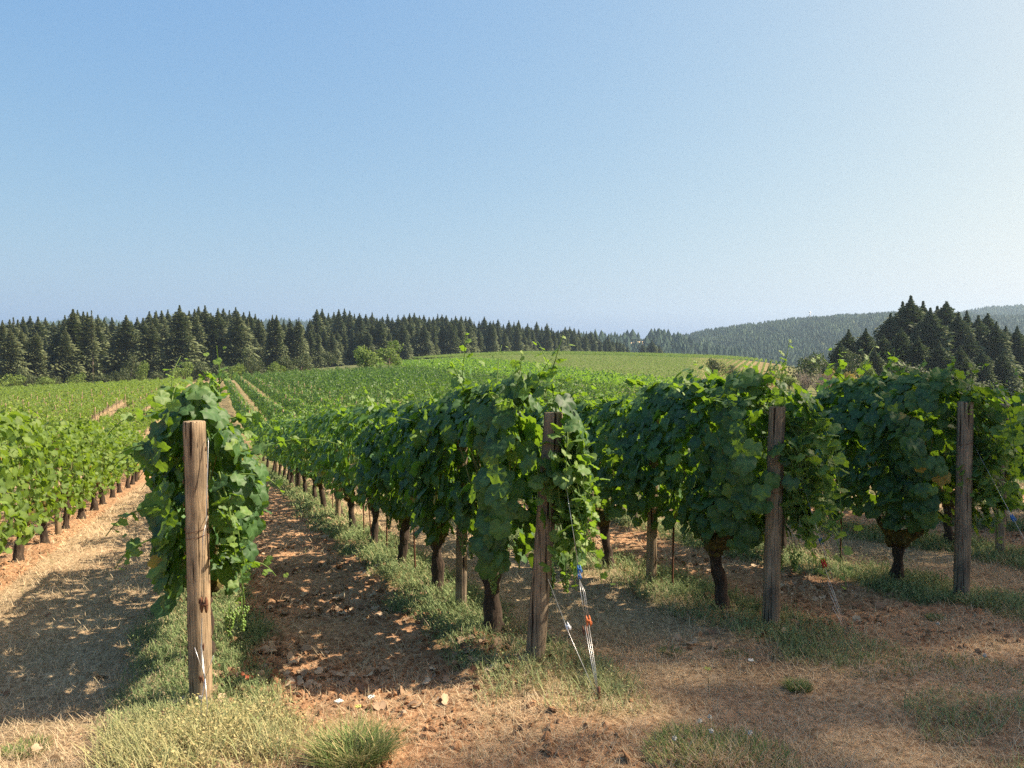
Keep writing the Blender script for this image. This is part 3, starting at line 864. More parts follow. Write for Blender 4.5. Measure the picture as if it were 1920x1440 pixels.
ENDL = {1: ('thick brown end post standing foremost with wires hanging down its side', (.028-.04, 0)),
        2: ('end post leaning right under hanging leaves beside blue and orange wire tensioners', (.115, .0)),
        3: ('dark grey end post, third along, between two sunless leafy row ends', (.025, 0)),
        4: ('dark end post at the far right, its top standing clear of leaves', (-.005, 0))}
ENDR = {1: .061, 2: .062, 3: .060, 4: .060}
post_objs = {}
for k in (1, 2, 3, 4):
    X, Y = rowxy(k, 0); z = gz(X, Y)
    lean = ENDL[k][1]
    root = link('end_post', post_mesh('end_post', 1.64, ENDR[k], 600+k, M_POST if k == 1 else M_POSTG, 28, lean, 26))
    root.location = (X, Y, z)
    tag(root, ENDL[k][0], 'post', 'end posts of the vine rows')
    for zz_, tw in ((1.02, 1), (1.30, 1)) if k > 1 else ((1.02, 1), (.985, 1)):
        link('wire_wrap', ring_mesh('wire_wrap', ENDR[k]*1.03, zz_, .0016, .012, M_RUST, tw, lean, 1.64), root)
    post_objs[k] = (X, Y, z, root)
# old staples and rusty clips up the foremost post
X, Y, z, root = post_objs[1]
# direction facing the camera from the post, and to its right edge
vc = norm(np.array([-X, -Y])); vr = np.array([vc[1]*-1, vc[0]])
if vr[0] < 0: vr = -vr
r_ = random.Random(3)
for i in range(26):
    zz_ = .35+i*.045+r_.uniform(-.01, .01)
    sidev = vr if i % 3 else -vr
    dirv = norm(sidev*.95+vc*r_.uniform(.05, .35))
    link('staple', staple_mesh('staple', dirv[0]*.061+(-.012)*zz_/1.64, dirv[1]*.061, zz_, M_RUST, .018), root)

# line posts along the rows
LP0 = {2: 1.6, 3: 1.67, 4: 2.25, 5: 1.1, 1: 2.9, 0: 2.5}
LPV = [post_mesh('line_post', 1.62, .046, 620+i, M_POSTG if i % 2 else M_POST, 12, (.02*(i-1.5), 0), 8) for i in range(4)]
LPH = [post_mesh('line_post', 1.74, .040, 630+i, M_POST, 8, (.015*(i-1), 0), 4) for i in range(3)]
npost = 0
for k in range(-16, 15):
    t = LP0.get(k, 3+(k*13 % 7)*.6); j = 1
    while True:
        X, Y = rowxy(k, t)
        if Y > 120: break
        rt = X/Y
        dd = math.hypot(X, Y)
        if Y > 3 and -.72 < rt < .70:
            Z = gz(X, Y)
            px, py = proj(np.array([X, Y, Z+1.6])); c = int(np.clip(px//8, 0, 239))
            ok = (k in (0, 1, 2, 3, 4, 5) and dd < 30) or (k < 0 and dd < 110) or (dd > 38 and k > 1)
            if ok and npost < 170:
                near = dd < 30
                o = link('line_post', (LPV[(k+j) % 4] if near else LPH[(k+j) % 3]))
                o.location = (X, Y, Z); o.rotation_euler = (0, 0, (k*3+j) % 6)
                if near and 0 <= k <= 5:
                    lab = '%s line post after the end in the %s' % (ORD[j], rowname(k))
                    tag(o, lab, 'post', 'line posts among the vines')
                else:
                    tag(o, 'slim brown line post standing in the %s' % rowname(k), 'post', 'line posts in the '+rowname(k))
                npost += 1
        t += 6.9; j += 1

# thin training stakes beside trunks
STK = post_mesh('training_stake', 1.1, .009, 640, M_RUST, 6, (.03, 0), 4)
for n_, (k, t) in enumerate([(2, 3.3), (2, 4.75), (2, 6.3), (2, 5.7), (4, 1.35), (3, 1.35), (0, 3.1), (0, 4.2), (2, 9.4)]):
    X, Y = rowxy(k, t, .03); o = link('training_stake', STK); o.location = (X, Y, gz(X, Y)); o.rotation_euler = (0, R((n_*37) % 7-3), n_)
    tag(o, 'thin rusty stake in the %s, %s shown' % (rowname(k), ['first', 'third', 'fourth', 'second', 'only', 'only', 'first', 'second', 'fifth'][n_]) if k in (0, 2) else 'thin rusty training stake in the %s' % rowname(k), 'stake', 'training stakes')

# trellis wires
for k in (-1, 0, 1, 2, 3, 4, 5):
    for hi_, h in enumerate((.72, 1.08, 1.42)):
        P = []
        t = -.0 if k >= 1 else -1.2
        while t < 42:
            X, Y = rowxy(k, t, .05 if k >= 1 else -.05); P.append((X, Y, gz(X, Y)+h-.012*math.sin((t % 6.9)/6.9*math.pi))); t += 1.15
        V, T = tube(P, .0016, 4, caps=False)
        o = link('trellis_wire', tri_mesh('trellis_wire', V, T, [M_WIRE], np.zeros((len(V), 3), np.float32)))
        tag(o, '%s thin trellis wire strung along the %s' % (('lowest', 'middle', 'top')[hi_], rowname(k)), 'wire', 'trellis wires')

# ------------------------------------------------------------------ guy wires at row ends
def wire_part(name, P, r, mat, root):
    V, T = tube(np.array(P)-np.array(root.location), r, 5)
    return link(name, tri_mesh(name, V, T, [mat], np.zeros((len(V), 3), np.float32)), root)
def clip_part(name, c, d, size, mat, root):
    """ratchet tensioner: spool between two cheek plates with a crank tail"""
    c = np.array(c)-np.array(root.location); d = norm(np.array(d)); b = norm(np.cross(d, [0, 1, .2]))
    g = Bag()
    for s in (-1, 1):
        q0 = c+b*s*size*.28
        V, T = tube([q0-d*size, q0-d*size*.5, q0+d*size*.5, q0+d*size], [size*.10, size*.22, size*.22, size*.08], 6); g.add(V, T)
    V, T = tube([c-b*size*.5, c-b*size*.2, c+b*size*.2, c+b*size*.5], [size*.14, size*.3, size*.3, size*.14], 8); g.add(V, T)
    V, T = tube([c+b*size*.3, c+b*size*.6+d*size*.2, c+b*size*.55+d*size*.8], size*.08, 5); g.add(V, T)
    return link(name, g.mesh(name, [mat]), root)
# foremost post: wires drop from its right edge to a ground anchor in front
X, Y, z, _ = post_objs[1]
ax1, ay1 = (370-960)/F*3.80, 3.80; az1 = gz(ax1, ay1)
root = empty('guy_wire', (ax1, ay1, az1))
tag(root, 'pale guy wires running down the front of the foremost post to a ground peg', 'guy wire', 'guy wires at the row ends')
edge = np.array([X, Y])+vr*.062+vc*.045
tw = np.array([ax1+.0, ay1+.03, az1+.33])
def lerp(a, b, s): return np.array(a)*(1-s)+np.array(b)*s
top1 = np.array([edge[0], edge[1], z+1.53]); mid1 = np.array([edge[0]-.004, edge[1]-.10, z+.66])
wire_part('strand', [top1+[-.01, .02, .02], top1, lerp(top1, mid1, .5)+[.002, 0, 0], mid1], .0022, M_WIRE, root)
wire_part('strand', [top1+[-.012, 0, -.42], lerp(top1, mid1, .6)+[-.012, 0, 0], mid1+[-.008, 0, 0]], .0020, M_WIRE, root)
k1 = mid1+[0, -.02, -.10]
clip_part('tensioner', mid1+[.004, 0, -.03], (0, 0, 1), .045, M_RUST, root)
wire_part('strand', [k1, lerp(k1, tw, .5)+[-.01, 0, 0], tw], .0024, M_WIRE, root)
wire_part('strand', [k1+[-.012, 0, -.14], lerp(k1, tw, .6)+[-.014, 0, 0], tw+[-.004, 0, 0]], .0020, M_WIRE, root)
clip_part('hook', k1+[0, 0, -.16], (.1, 0, 1), .022, M_RUST, root)
clip_part('hook', k1+[-.004, -.01, -.34], (-.1, 0, 1), .022, M_RUST, root)
clip_part('hook', k1+[-.004, -.03, -.44], (.2, 0, 1), .018, M_WIRE, root)
pg = np.array([ax1, ay1, az1+.05])
for dx in (-.018, .016): wire_part('strand', [tw, lerp(tw, pg, .5)+[dx, 0, 0], pg], .0022, M_WIRE, root)
for dx, h in ((-.05, .16), (.045, .12)): wire_part('wire_tail', [tw, tw+[dx*.5, 0, h*.5], tw+[dx, 0, h]], .0018, M_WIRE, root)
wire_part('anchor_peg', [pg-[0, 0, .12], pg-[0, 0, .02], pg+[0, 0, .02], pg+[.004, 0, .04]], .011, M_RUST, root)
# leaning post
X, Y, z, _ = post_objs[2]
ax2, ay2 = (1126-960)/F*4.20, 4.20; az2 = gz(ax2, ay2); root = empty('guy_wire', (ax2, ay2, az2))
tag(root, 'guy wires with blue, orange and white fittings slanting down beside the leaning post', 'guy wire', 'guy wires at the row ends')
T2 = np.array([X+.17, Y-.1, z+1.35]); A2 = np.array([ax2, ay2, az2+.02])
def on2(py):  # point of the slanted wire at pixel row py (by height fraction)
    for s in np.linspace(0, 1, 200):
        p = lerp(T2, A2, s)
        if proj(p)[1] >= py: return p
    return A2
b2 = on2(1072); o2 = on2(1165)
wire_part('strand', [T2, b2], .0020, M_WIRE, root)
clip_part('blue_tie', b2+[0, 0, .02], A2-T2, .026, M_BLUE, root)
clip_part('blue_tie', b2+[0, 0, -.02], A2-T2, .020, M_BLUE, root)
for dx in (-.010, .006, .016):
    wire_part('strand', [b2-[0, 0, .04], lerp(b2, o2, .4)+[dx, 0, 0], o2+[dx*.8, 0, 0]], .0016, M_WIRE, root)
clip_part('orange_clip', o2+[.008, -.01, .01], A2-T2, .031, M_ORANGE, root)
clip_part('hook', o2+[-.012, 0, -.05], A2-T2, .03, M_RUST, root)
for dx in (-.012, .0, .012):
    wire_part('strand', [o2+[dx, 0, -.02], lerp(o2, A2, .6)+[dx*.7, 0, 0], A2], .0018, M_WIRE, root)
S2 = np.array([X+.08, Y-.12, z+.60]); wire_part('strand', [S2, lerp(S2, A2, .5)+[-.01, 0, 0], A2], .0018, M_WIRE, root)
clip_part('white_clip', lerp(S2, A2, .42), A2-S2, .028, M_WHITE, root)
wire_part('anchor_peg', [A2-[0, 0, .12], A2, A2+[0, 0, .05], A2+[0, 0, .08]], .009, M_RUST, root)
# third post
X, Y, z, _ = post_objs[3]
ax3, ay3 = (1607-960)/F*5.25, 5.25; az3 = gz(ax3, ay3); root = empty('guy_wire', (ax3, ay3, az3))
tag(root, 'guy wires with a small red tag dropping from leaves right of the third post', 'guy wire', 'guy wires at the row ends')
T3 = np.array([X+.13, Y-.05, z+1.3]); A3 = np.array([ax3, ay3, az3+.01])
wire_part('strand', [T3, A3], .0018, M_WIRE, root)
for q_ in range(4):
    Q = lerp(T3, A3, .62+.07*q_)+[-.03-.012*q_, 0, 0]
    wire_part('strand', [Q, lerp(Q, A3, .5)+[-.004, 0, 0], A3+[-.008*q_, 0, 0]], .0016, M_WIRE, root)
cc = lerp(T3, A3, .60); clip_part('red_tag', cc+[-.03, 0, 0], A3-T3, .03, M_RED, root)
clip_part('blue_tie', lerp(T3, A3, .48), A3-T3, .025, M_BLUE, root)
# rightmost
X, Y, z, _ = post_objs[4]
ax4, ay4 = X+.42, Y-.62; az4 = gz(ax4, ay4); root = empty('guy_wire', (ax4, ay4, az4))
tag(root, 'single thin guy wire slanting to the ground by the rightmost post', 'guy wire', 'guy wires at the row ends')
T4 = np.array([X+.05, Y-.03, z+1.3]); A4 = np.array([ax4, ay4, az4]); wire_part('strand', [T4, A4], .0018, M_WIRE, root)
clip_part('tensioner', lerp(T4, A4, .45), A4-T4, .03, M_BLUE, root)

# ------------------------------------------------------------------ ground cover
def blades(X, Y, Z, L, W, lean, az, per, bend=.5, segs=2):
    """curved blades: base, mid pair, tip"""
    n = len(X)
    dx, dy = np.cos(az), np.sin(az); px, py = -dy, dx
    def P(s, wv):
        hor = L*(np.sin(lean)*s+bend*s*s*np.cos(lean)); ver = L*(np.cos(lean)*s-bend*.45*s*s)
        return np.stack([X+dx*hor+px*wv, Y+dy*hor+py*wv, Z+np.maximum(ver, .002*s)], -1)
    a = P(0., -W/2); b = P(0., W/2); c = P(.5, -W*.42); d = P(.5, W*.42); e = P(1., 0*W)
    V = np.stack([a, b, c, d, e], 1).reshape(-1, 3)
    T = np.array([(0, 1, 3), (0, 3, 2), (2, 3, 4)])[None]+(np.arange(n)*5)[:, None, None]
    C = np.repeat(np.stack([per[:, 0], per[:, 1], np.zeros(n)], -1), 5, axis=0)
    return V, T.reshape(-1, 3), C
def sample(n, dens, x0=-8, x1=9, y0=2.4, y1=14):
    """rejection sample ground points, more of them near the camera"""
    Y = y0*(y1/y0)**(rng.random(n)); X = rng.uniform(-.78, .78, n)*Y
    keep = rng.random(n) < dens(X, Y)
    return X[keep], Y[keep]
# dry straw
def d_straw(X, Y):
    tl, wd, off, inr = alley_masks(X, Y)
    p, t = pt_of(X, Y)
    g = np.where(t < 0, 1-.72*tl, (1-tl)*.95+.10)
    g = g*(.35+.65*sstep(.35, .6, fbm(X*2.2, Y*2.2, 61)))
    return np.clip(g*(1-wd*.6)+.12, 0, 1)
X, Y = sample(330000, d_straw, y1=22)
n = len(X); Z = gsurf(X, Y)
sc_ = np.clip(Y/6, .7, 3.0)
per = np.stack([rng.random(n)**.8, (rng.random(n) < .10)*rng.random(n)*.8], -1)
V, T, C = blades(X, Y, Z+.004, rng.uniform(.03, .11, n)*np.sqrt(sc_), rng.uniform(.002, .0048, n)*sc_, R(1)*rng.uniform(35, 88, n), rng.uniform(0, 6.28, n), per, .15)
o = link('dry_grass', tri_mesh('dry_grass', V, T, [M_STRAW], C, smooth=False))
tag(o, 'flattened dry straw and mown grass lying over the soil', 'grass', kind='stuff')
# green weeds under the rows
def d_weed(X, Y):
    tl, wd, off, inr = alley_masks(X, Y)
    p, t = pt_of(X, Y)
    return np.clip(np.where(wd > .12, wd, 0)*(.35+.65*sstep(.3, .55, fbm(X*3, Y*3, 71))), 0, 1)
X, Y = sample(520000, d_weed, y1=26)
n = len(X); Z = gsurf(X, Y); sc_ = np.clip(Y/6, .7, 3.5)
p, t = pt_of(X, Y); front = sstep(.15, -.55, t)*sstep(3.5, 1.0, np.abs(p-.8))
dry = np.clip(front*.9, 0, 1)*sstep(.25, .6, rng.random(n)+front*.25)
dry = np.maximum(dry*np.where(p < .9, 1.0, .45), (rng.random(n) < .08)*.8)
per = np.stack([rng.random(n), dry*rng.uniform(.5, 1, n)], -1)
hgt = rng.uniform(.03, .11, n)*(.7+.8*fbm(X*2, Y*2, 81))*(1+.9*front*np.where(p < .9, 1, .3))*np.clip(sc_, .8, 1.4)
V, T, C = blades(X, Y, Z, hgt, rng.uniform(.003, .008, n)*sc_, R(1)*rng.uniform(2, 50, n), rng.uniform(0, 6.28, n), per, .35)
# leaflets along stems
m_ = rng.random(n) < .55
Xl, Yl = X[m_], Y[m_]; nl = len(Xl)
pos = np.stack([Xl+rng.normal(size=nl)*.015, Yl+rng.normal(size=nl)*.015, Z[m_]+hgt[m_]*rng.uniform(.3, 1.0, nl)], -1)
nr = rng.normal(size=(nl, 3))*.6+[0, 0, 1]
tv = np.array([(-.35, 0, 0), (0, -.6, 0), (.35, 0, 0), (0, .7, .1)]); tt = np.array([(0, 1, 2), (0, 2, 3)])
V2, T2_, C2 = inst(tv, tt, pos, frames(nr, rng.normal(size=(nl, 3)))*(rng.uniform(.008, .02, nl)*sc_[m_])[:, None, None], np.zeros(4), per[m_])
b = Bag(); b.add(V, T, C); b.add(V2, T2_, C2)
o = link('green_weeds', b.mesh('green_weeds', [M_WEED], False)); tag(o, 'low green weeds growing in strips under the vine rows', 'weeds', kind='stuff')
# tall pale grass round the foremost post and its wire
n = 17000
cx, cy = -1.45, 3.85
X = cx+rng.uniform(-.75, .8, n); Y = cy+rng.uniform(-.95, .62, n)
dd_ = np.hypot((X-cx)/.40, (Y-cy)/.44)+(fbm(X*4, Y*4, 15)-.47)*2.2+.12
k_ = (rng.random(n) < sstep(1.25, .35, dd_)*(.25+.75*sstep(.35, .6, fbm(X*7, Y*7, 17)))); X = X[k_]; Y = Y[k_]; dd_ = dd_[k_]; n = len(X)
per = np.stack([rng.random(n), np.clip(rng.normal(.8, .3, n), 0, 1)*sstep(-.7, .1, (4.15-Y)+rng.normal(size=n)*.25)], -1)
hg = rng.uniform(.03, .15, n)*np.clip(1.15-.5*dd_, .4, 1.1)
V, T, C = blades(X, Y, gsurf(X, Y), hg, rng.uniform(.0022, .005, n), R(1)*rng.uniform(2, 55, n), rng.uniform(0, 6.28, n), per, .55)
tv = np.array([(-.35, 0, 0), (0, -.6, 0), (.35, 0, 0), (0, .7, .1)]); tt = np.array([(0, 1, 2), (0, 2, 3)])
pos = np.stack([X+rng.normal(size=n)*.02, Y+rng.normal(size=n)*.02, gsurf(X, Y)+hg*rng.uniform(.2, 1.0, n)], -1)
V2, T2_, C2 = inst(tv, tt, pos, frames(rng.normal(size=(n, 3))*.7+[0, 0, 1], rng.normal(size=(n, 3)))*rng.uniform(.008, .02, n)[:, None, None], np.zeros(4), per)
b = Bag(); b.add(V, T, C); b.add(V2, T2_, C2)
o = link('tall_grass', b.mesh('tall_grass', [M_TUFT], False))
tag(o, 'pale yellow green tall grass around the foot of the foremost post', 'grass', kind='stuff')

# dead leaf litter
def d_lit(X, Y):
    tl, wd, off, inr = alley_masks(X, Y); p, t = pt_of(X, Y)
    return np.clip(inr*(.04+.5*tl*((p > 0) & (p < 1.95))+.28*tl)*sstep(.42, .62, fbm(X*1.9, Y*1.9, 91)), 0, 1)
X, Y = sample(22000, d_lit, y1=20); n = len(X)
tv, tt, tc = LT[1]; tv = tv.copy(); tv[:, 2] = .35*(tv[:, 0]**2)*2-.5*tv[:, 1]**2+.1*np.sin(tv[:, 0]*20)*.5
nr = rng.normal(size=(n, 3))*.45+[0, 0, 1]
per = np.stack([rng.random(n)**1.3, (rng.random(n) < .015)*.9], -1)
V, T, C = inst(tv, tt, np.stack([X, Y, gsurf(X, Y)+.014], -1), frames(nr, rng.normal(size=(n, 3)))*rng.uniform(.03, .10, n)[:, None, None], tc*0, per)
o = link('leaf_litter', tri_mesh('leaf_litter', V, T, [M_LITTER], C)); tag(o, 'curled brown dead vine leaves scattered on the bare soil', 'dead leaves', kind='stuff')
# clods
def d_clod(X, Y):
    tl, wd, off, inr = alley_masks(X, Y)
    return np.clip(tl*1.1-.35, 0, 1)*sstep(.3, .6, fbm(X*1.5, Y*1.5, 95))
X, Y = sample(60000, d_clod, y1=16); n = len(X)
ico = np.array([(0, 0, 1), (.89, 0, .45), (.28, .85, .45), (-.72, .53, .45), (-.72, -.53, .45), (.28, -.85, .45), (.72, .53, -.45), (-.28, .85, -.45), (-.89, 0, -.45), (-.28, -.85, -.45), (.72, -.53, -.45), (0, 0, -1)])
it = np.array([(0, 1, 2), (0, 2, 3), (0, 3, 4), (0, 4, 5), (0, 5, 1), (1, 6, 2), (2, 7, 3), (3, 8, 4), (4, 9, 5), (5, 10, 1), (2, 6, 7), (3, 7, 8), (4, 8, 9), (5, 9, 10), (1, 10, 6), (11, 7, 6), (11, 8, 7), (11, 9, 8), (11, 10, 9), (11, 6, 10)])
V, T, C = inst(ico, it, np.stack([X, Y, gsurf(X, Y)+.002], -1), rng.normal(size=(n, 3, 3))*.35+np.eye(3)[None], np.zeros(12), np.ones((n, 2))*[1, 0])
ss = np.repeat(.005+.022*rng.random(n)**4, 12)[:, None]; cc_ = np.repeat(np.stack([X, Y, gsurf(X, Y)+.002], -1), 12, axis=0)
V = cc_+(V-cc_)*ss+(rng.normal(size=V.shape)*.12)*ss
o = link('soil_clods', tri_mesh('soil_clods', V, T, [M_GROUND], C*[1, 0, 0], smooth=False)); tag(o, 'crumbly red soil clods in the tilled alleys', 'soil', kind='stuff')

# separate tufts and flowers
def tuft(px, Y, nbl, rad_, hgt, label, group=None, flowers=0, green=.2, name='grass_tuft', cat='grass tuft', parts=True):
    x, y, _ = at(px, Y); z = float(gsurf(np.array([x]), np.array([y]))[0])
    a = rng.uniform(0, 6.28, nbl); rr = np.sqrt(rng.random(nbl))*rad_
    Xb, Yb = np.cos(a)*rr, np.sin(a)*rr
    per = np.stack([rng.random(nbl), (rng.random(nbl) < green)*rng.uniform(.4, 1, nbl)], -1)
    V, T, C = blades(Xb, Yb, gsurf(Xb+x, Yb+y)-z-.005, hgt*rng.uniform(.45, 1.1, nbl), rng.uniform(.0025, .0055, nbl), R(1)*rng.uniform(2, 42, nbl), a+rng.normal(size=nbl)*.9, per, .5)
    o = link(name, tri_mesh(name, V, T, [M_TUFT], C, smooth=False)); o.location = (x, y, z); tag(o, label, cat, group)
    return o
def flower_head(parent, x, y, h, r, mat, lean=(0, 0)):
    g = Bag(); n = 40
    V, T = tube([(x, y, 0), (x+lean[0]*.5, y+lean[1]*.5, h*.55), (x+lean[0], y+lean[1], h)], [.002, .0017, .0013], 5); g.add(V, T, mi=1)
    a = rng.uniform(0, 6.28, n); rr = np.sqrt(rng.random(n))*r
    pos = np.stack([x+lean[0]+np.cos(a)*rr, y+lean[1]+np.sin(a)*rr, h+.008+.2*rr*0+rng.uniform(-.003, .003, n)], -1)
    V, T, C = inst(ico, it, pos, np.eye(3)[None]*(r*.2), np.zeros(12), np.zeros((n, 2))); g.add(V, T, C)
    return link('flower_stem', g.mesh('flower_stem', [mat, M_CANE]), parent)
tf = tuft(655, 3.55, 1500, .155, .20, 'tall green grass tuft with white flower heads in the bare foreground soil', green=.35)
flower_head(tf, -.06, .05, .24, .020, M_FLOWER, (-.02, .02)); flower_head(tf, .08, .03, .27, .016, M_FLOWER, (.0, .02)); flower_head(tf, .02, .06, .21, .014, M_YFLOWER, (-.01, .02))
tuft(1505, 4.35, 380, .07, .07, 'small dense green grass tuft on the dry grass right of centre', 'small grass tufts', green=.05)
tuft(1385, 5.0, 140, .08, .045, 'sparse green tuft in mown stubble between the leaning and third posts', 'small grass tufts', green=.1)
tuft(1765, 5.7, 200, .06, .06, 'leafy green weed tuft in bare soil left of the rightmost post', 'small grass tufts', green=.0)
tuft(30, 3.78, 420, .10, .06, 'low green tuft at the left edge of the sunlit foreground', 'small grass tufts', green=.2)
tuft(1360, 3.42, 1400, .34, .085, 'wide low patch of green grass at the bottom right of centre', 'small grass tufts', green=.25)
tuft(1650, 4.6, 360, .25, .06, 'faint low green patch in the shaded dry grass at right', 'small grass tufts', green=.2)
tuft(1840, 4.5, 500, .30, .06, 'low green patch near the right edge of the shaded grass', 'small grass tufts', green=.2)
tuft(1260, 5.1, 160, .08, .05, 'thin green sprig patch in stubble just right of the leaning post', 'small grass tufts', green=.1)
SH = [(1337, 3.72, 'seed head standing in dry grass right of the leaning post wires'), (1318, 3.66, 'seed head just left of the one by the leaning post wires'), (1340, 3.5, 'seed head at the edge of the low green patch'),
      (1270, 3.42, 'seed head at the left end of the low green patch'), (1770, 5.25, 'seed head in bare soil below the rightmost post'), (1860, 4.55, 'seed head near the right edge'), (1415, 3.5, 'seed head at the right end of the low green patch')]
for px, Y_, lab in SH:
    x, y, _ = at(px, Y_); z = float(gsurf(np.array([x]), np.array([y]))[0])
    root = empty('dandelion', (x, y, z)); tag(root, 'round dandelion '+lab, 'flower', 'dandelion seed heads')
    V, T = tube([(0, 0, 0), (.004, 0, .05), (.002, .002, .10)], .0016, 5); link('stalk', tri_mesh('stalk', V, T, [M_CANE], np.zeros((len(V), 3), np.float32)), root)
    n = 90; dv = norm(rng.normal(size=(n, 3))); g = Bag()
    for d_ in dv[:60]:
        V, T = tube([(.002, .002, .10), tuple(np.array([.002, .002, .10])+d_*.012)], [.0004, .0012], 3, caps=False); g.add(V, T)
    link('seed_ball', g.mesh('seed_ball', [M_FLOWER]), root)
# yellow flower by the leaning post
x, y, _ = at(1336, 4.35); z = float(gsurf(np.array([x]), np.array([y]))[0]); root = empty('wildflower', (x, y, z)); tag(root, 'lone pale yellow wildflower on a tall stalk in the dry grass', 'flower')
flower_head(root, 0, 0, .13, .018, M_YFLOWER, (-.01, 0))
x, y, _ = at(1418, 4.72); z = float(gsurf(np.array([x]), np.array([y]))[0]); root = empty('wildflower', (x, y, z)); tag(root, 'small white wildflower between the leaning and third posts', 'flower')
flower_head(root, 0, 0, .05, .018, M_FLOWER, (-.01, 0))

# ------------------------------------------------------------------ trees
def conifer(seed, nb=300, rad=.19, bare=.10, jag=1.0):
    r_ = np.random.default_rng(seed)
    g = Bag()
    h = bare+(1-bare)*r_.random(nb)**.92
    az = r_.uniform(0, 6.28, nb)
    lob = 1+.28*np.sin(az*2+r_.uniform(0, 6))*r_.random()+.2*np.sin(h*23+r_.uniform(0, 6))
    Lb = rad*np.clip((1-h), 0, 1)**.68*lob*r_.uniform(.55, 1.15, nb)*jag*np.where(h < bare+.12, r_.uniform(.3, 1, nb), 1)*np.clip((1-h)*8, .12, 1)+.004
    up = np.interp(h, [0, .5, 1], [-.4, -.15, .35])+r_.normal(size=nb)*.12
    dirv = np.stack([np.cos(az), np.sin(az), up], -1); sidev = np.stack([-np.sin(az), np.cos(az), np.zeros(nb)], -1)
    base = np.stack([np.zeros(nb), np.zeros(nb), h], -1)
    Vs = []; Ts = []; n0 = 0
    segs = 4
    for s in range(segs):
        s0 = (s+.15)/segs
        p0 = base+dirv*(Lb*s0)[:, None]; p0[:, 2] -= Lb*s0*s0*.35
        wd = Lb*(.23*(1-s0*.5)+.04)*r_.uniform(.6, 1.2, nb)
        for sg in (-1, 1):
            tip = p0+dirv*(Lb*.30)[:, None]+sidev*(sg*wd)[:, None]; tip[:, 2] -= wd*r_.uniform(.15, .7, nb)
            q = p0+dirv*(Lb*.20)[:, None]; q[:, 2] += .004
            r2 = p0+sidev*(sg*wd*.25)[:, None]; r2[:, 2] -= wd*.35
            Vs.append(np.stack([p0, q, tip, r2], 1).reshape(-1, 3)); Ts.append((np.array([(0, 1, 2), (0, 2, 3)])[None]+(np.arange(nb)*4)[:, None, None]).reshape(-1, 3)+n0); n0 += nb*4
    V = np.concatenate(Vs); T = np.concatenate(Ts)
    rr = np.tile(np.repeat(r_.random(nb)*.5+.55*r_.random()-.05, 4), segs*2)
    yg = np.tile(np.repeat(np.clip(Lb/(rad*1.0), 0, 1)*.5*r_.random(nb), 4), segs*2)
    C = np.stack([rr, yg, np.zeros_like(rr)], -1)
    V = V+r_.normal(size=V.shape)*.0035
    crown = tri_mesh('crown', V, T, [M_CONIF], C, smooth=False)
    zz = np.linspace(-.03, .97, 8); Vt, Tt = tube(np.stack([0*zz, 0*zz, zz], -1), np.linspace(.014, .002, 8), 6)
    trunk = tri_mesh('trunk', Vt, Tt, [M_TBARK], np.zeros((len(Vt), 3), np.float32))
    return crown, trunk
CON = [conifer(700+i, 950, .22+.02*(i % 4), .07+.05*(i % 3)) for i in range(8)]
CONB = [conifer(720+i, 1500, .26+.02*i, .04) for i in range(4)]     # fuller, for the nearer stand
SPARSE = [conifer(730+i, 260, .15, .38, .9) for i in range(2)]
def put_conifer(px, Y, top, var, label, group, wide=1.0, zoff=0.0):
    x = (px-960)/F*Y; z = gz(x, Y)+zoff
    ztop = EYE-(top-660)/F*Y
    Hh = max(ztop-z, 3.0)
    root = empty('conifer', (x, Y, z), rng.uniform(0, 6.28)); root.scale = (Hh*wide, Hh*wide, Hh)
    tag(root, label, 'conifer', group)
    link('trunk', var[1], root); link('crown', var[0], root)
    return root
def skyl_l(px):   # tops of the left wood
    return np.interp(px, [-60, 0, 30, 60, 100, 145, 180, 225, 265, 290, 320, 360, 400, 450, 480, 520, 552, 575, 590, 610, 650, 700, 760, 830, 880, 940, 1000, 1060, 1100, 1150, 1180],
                     [600, 604, 598, 592, 602, 586, 590, 604, 598, 580, 578, 585, 582, 576, 592, 598, 594, 612, 580, 578, 578, 588, 590, 592, 594, 598, 606, 614, 622, 634, 642])
rt = random.Random(9)
LW = 'tall dark conifer in the front edge of the left wood behind the vines'
px = -40
ci = 0
while px < 575:
    Y = 205+rt.uniform(-8, 14)+max(0, px)*.09
    top = skyl_l(px)+rt.choice([-8, -2, 8, 20, 36])+rt.uniform(-4, 6)
    sp_ = rt.random() < .16
    put_conifer(px, Y, top, SPARSE[ci % 2] if sp_ else CON[ci % 8], 'thin half bare conifer showing its pale trunk in the left wood' if sp_ else LW, 'thin conifers of the left wood' if sp_ else 'front conifers of the left wood', rt.uniform(.95, 1.4))
    px += rt.uniform(6, 18); ci += 1
px = -40
while px < 600:
    put_conifer(px, 250+rt.uniform(-10, 30)+max(0, px)*.08, skyl_l(px)+rt.uniform(-5, 6), CON[ci % 8], 'dark conifer whose top rises at the back of the left wood', 'back conifers of the left wood', rt.uniform(.9, 1.25))
    px += rt.uniform(10, 15); ci += 1
def midY(px): return np.interp(px, [580, 700, 800, 900, 1000, 1100, 1180], [285, 300, 330, 360, 400, 460, 520])
px = 582
while px < 1185:
    f = (px-580)/600
    put_conifer(px, midY(px)+rt.uniform(-8, 8), skyl_l(px)+rt.uniform(8, 48)*(1-.75*f), CON[ci % 8], 'dark conifer in the front edge of the wood behind the hill crest', 'front conifers of the middle wood', rt.uniform(.9, 1.25))
    px += rt.uniform(6, 18)*(1-.35*f); ci += 1
px = 585
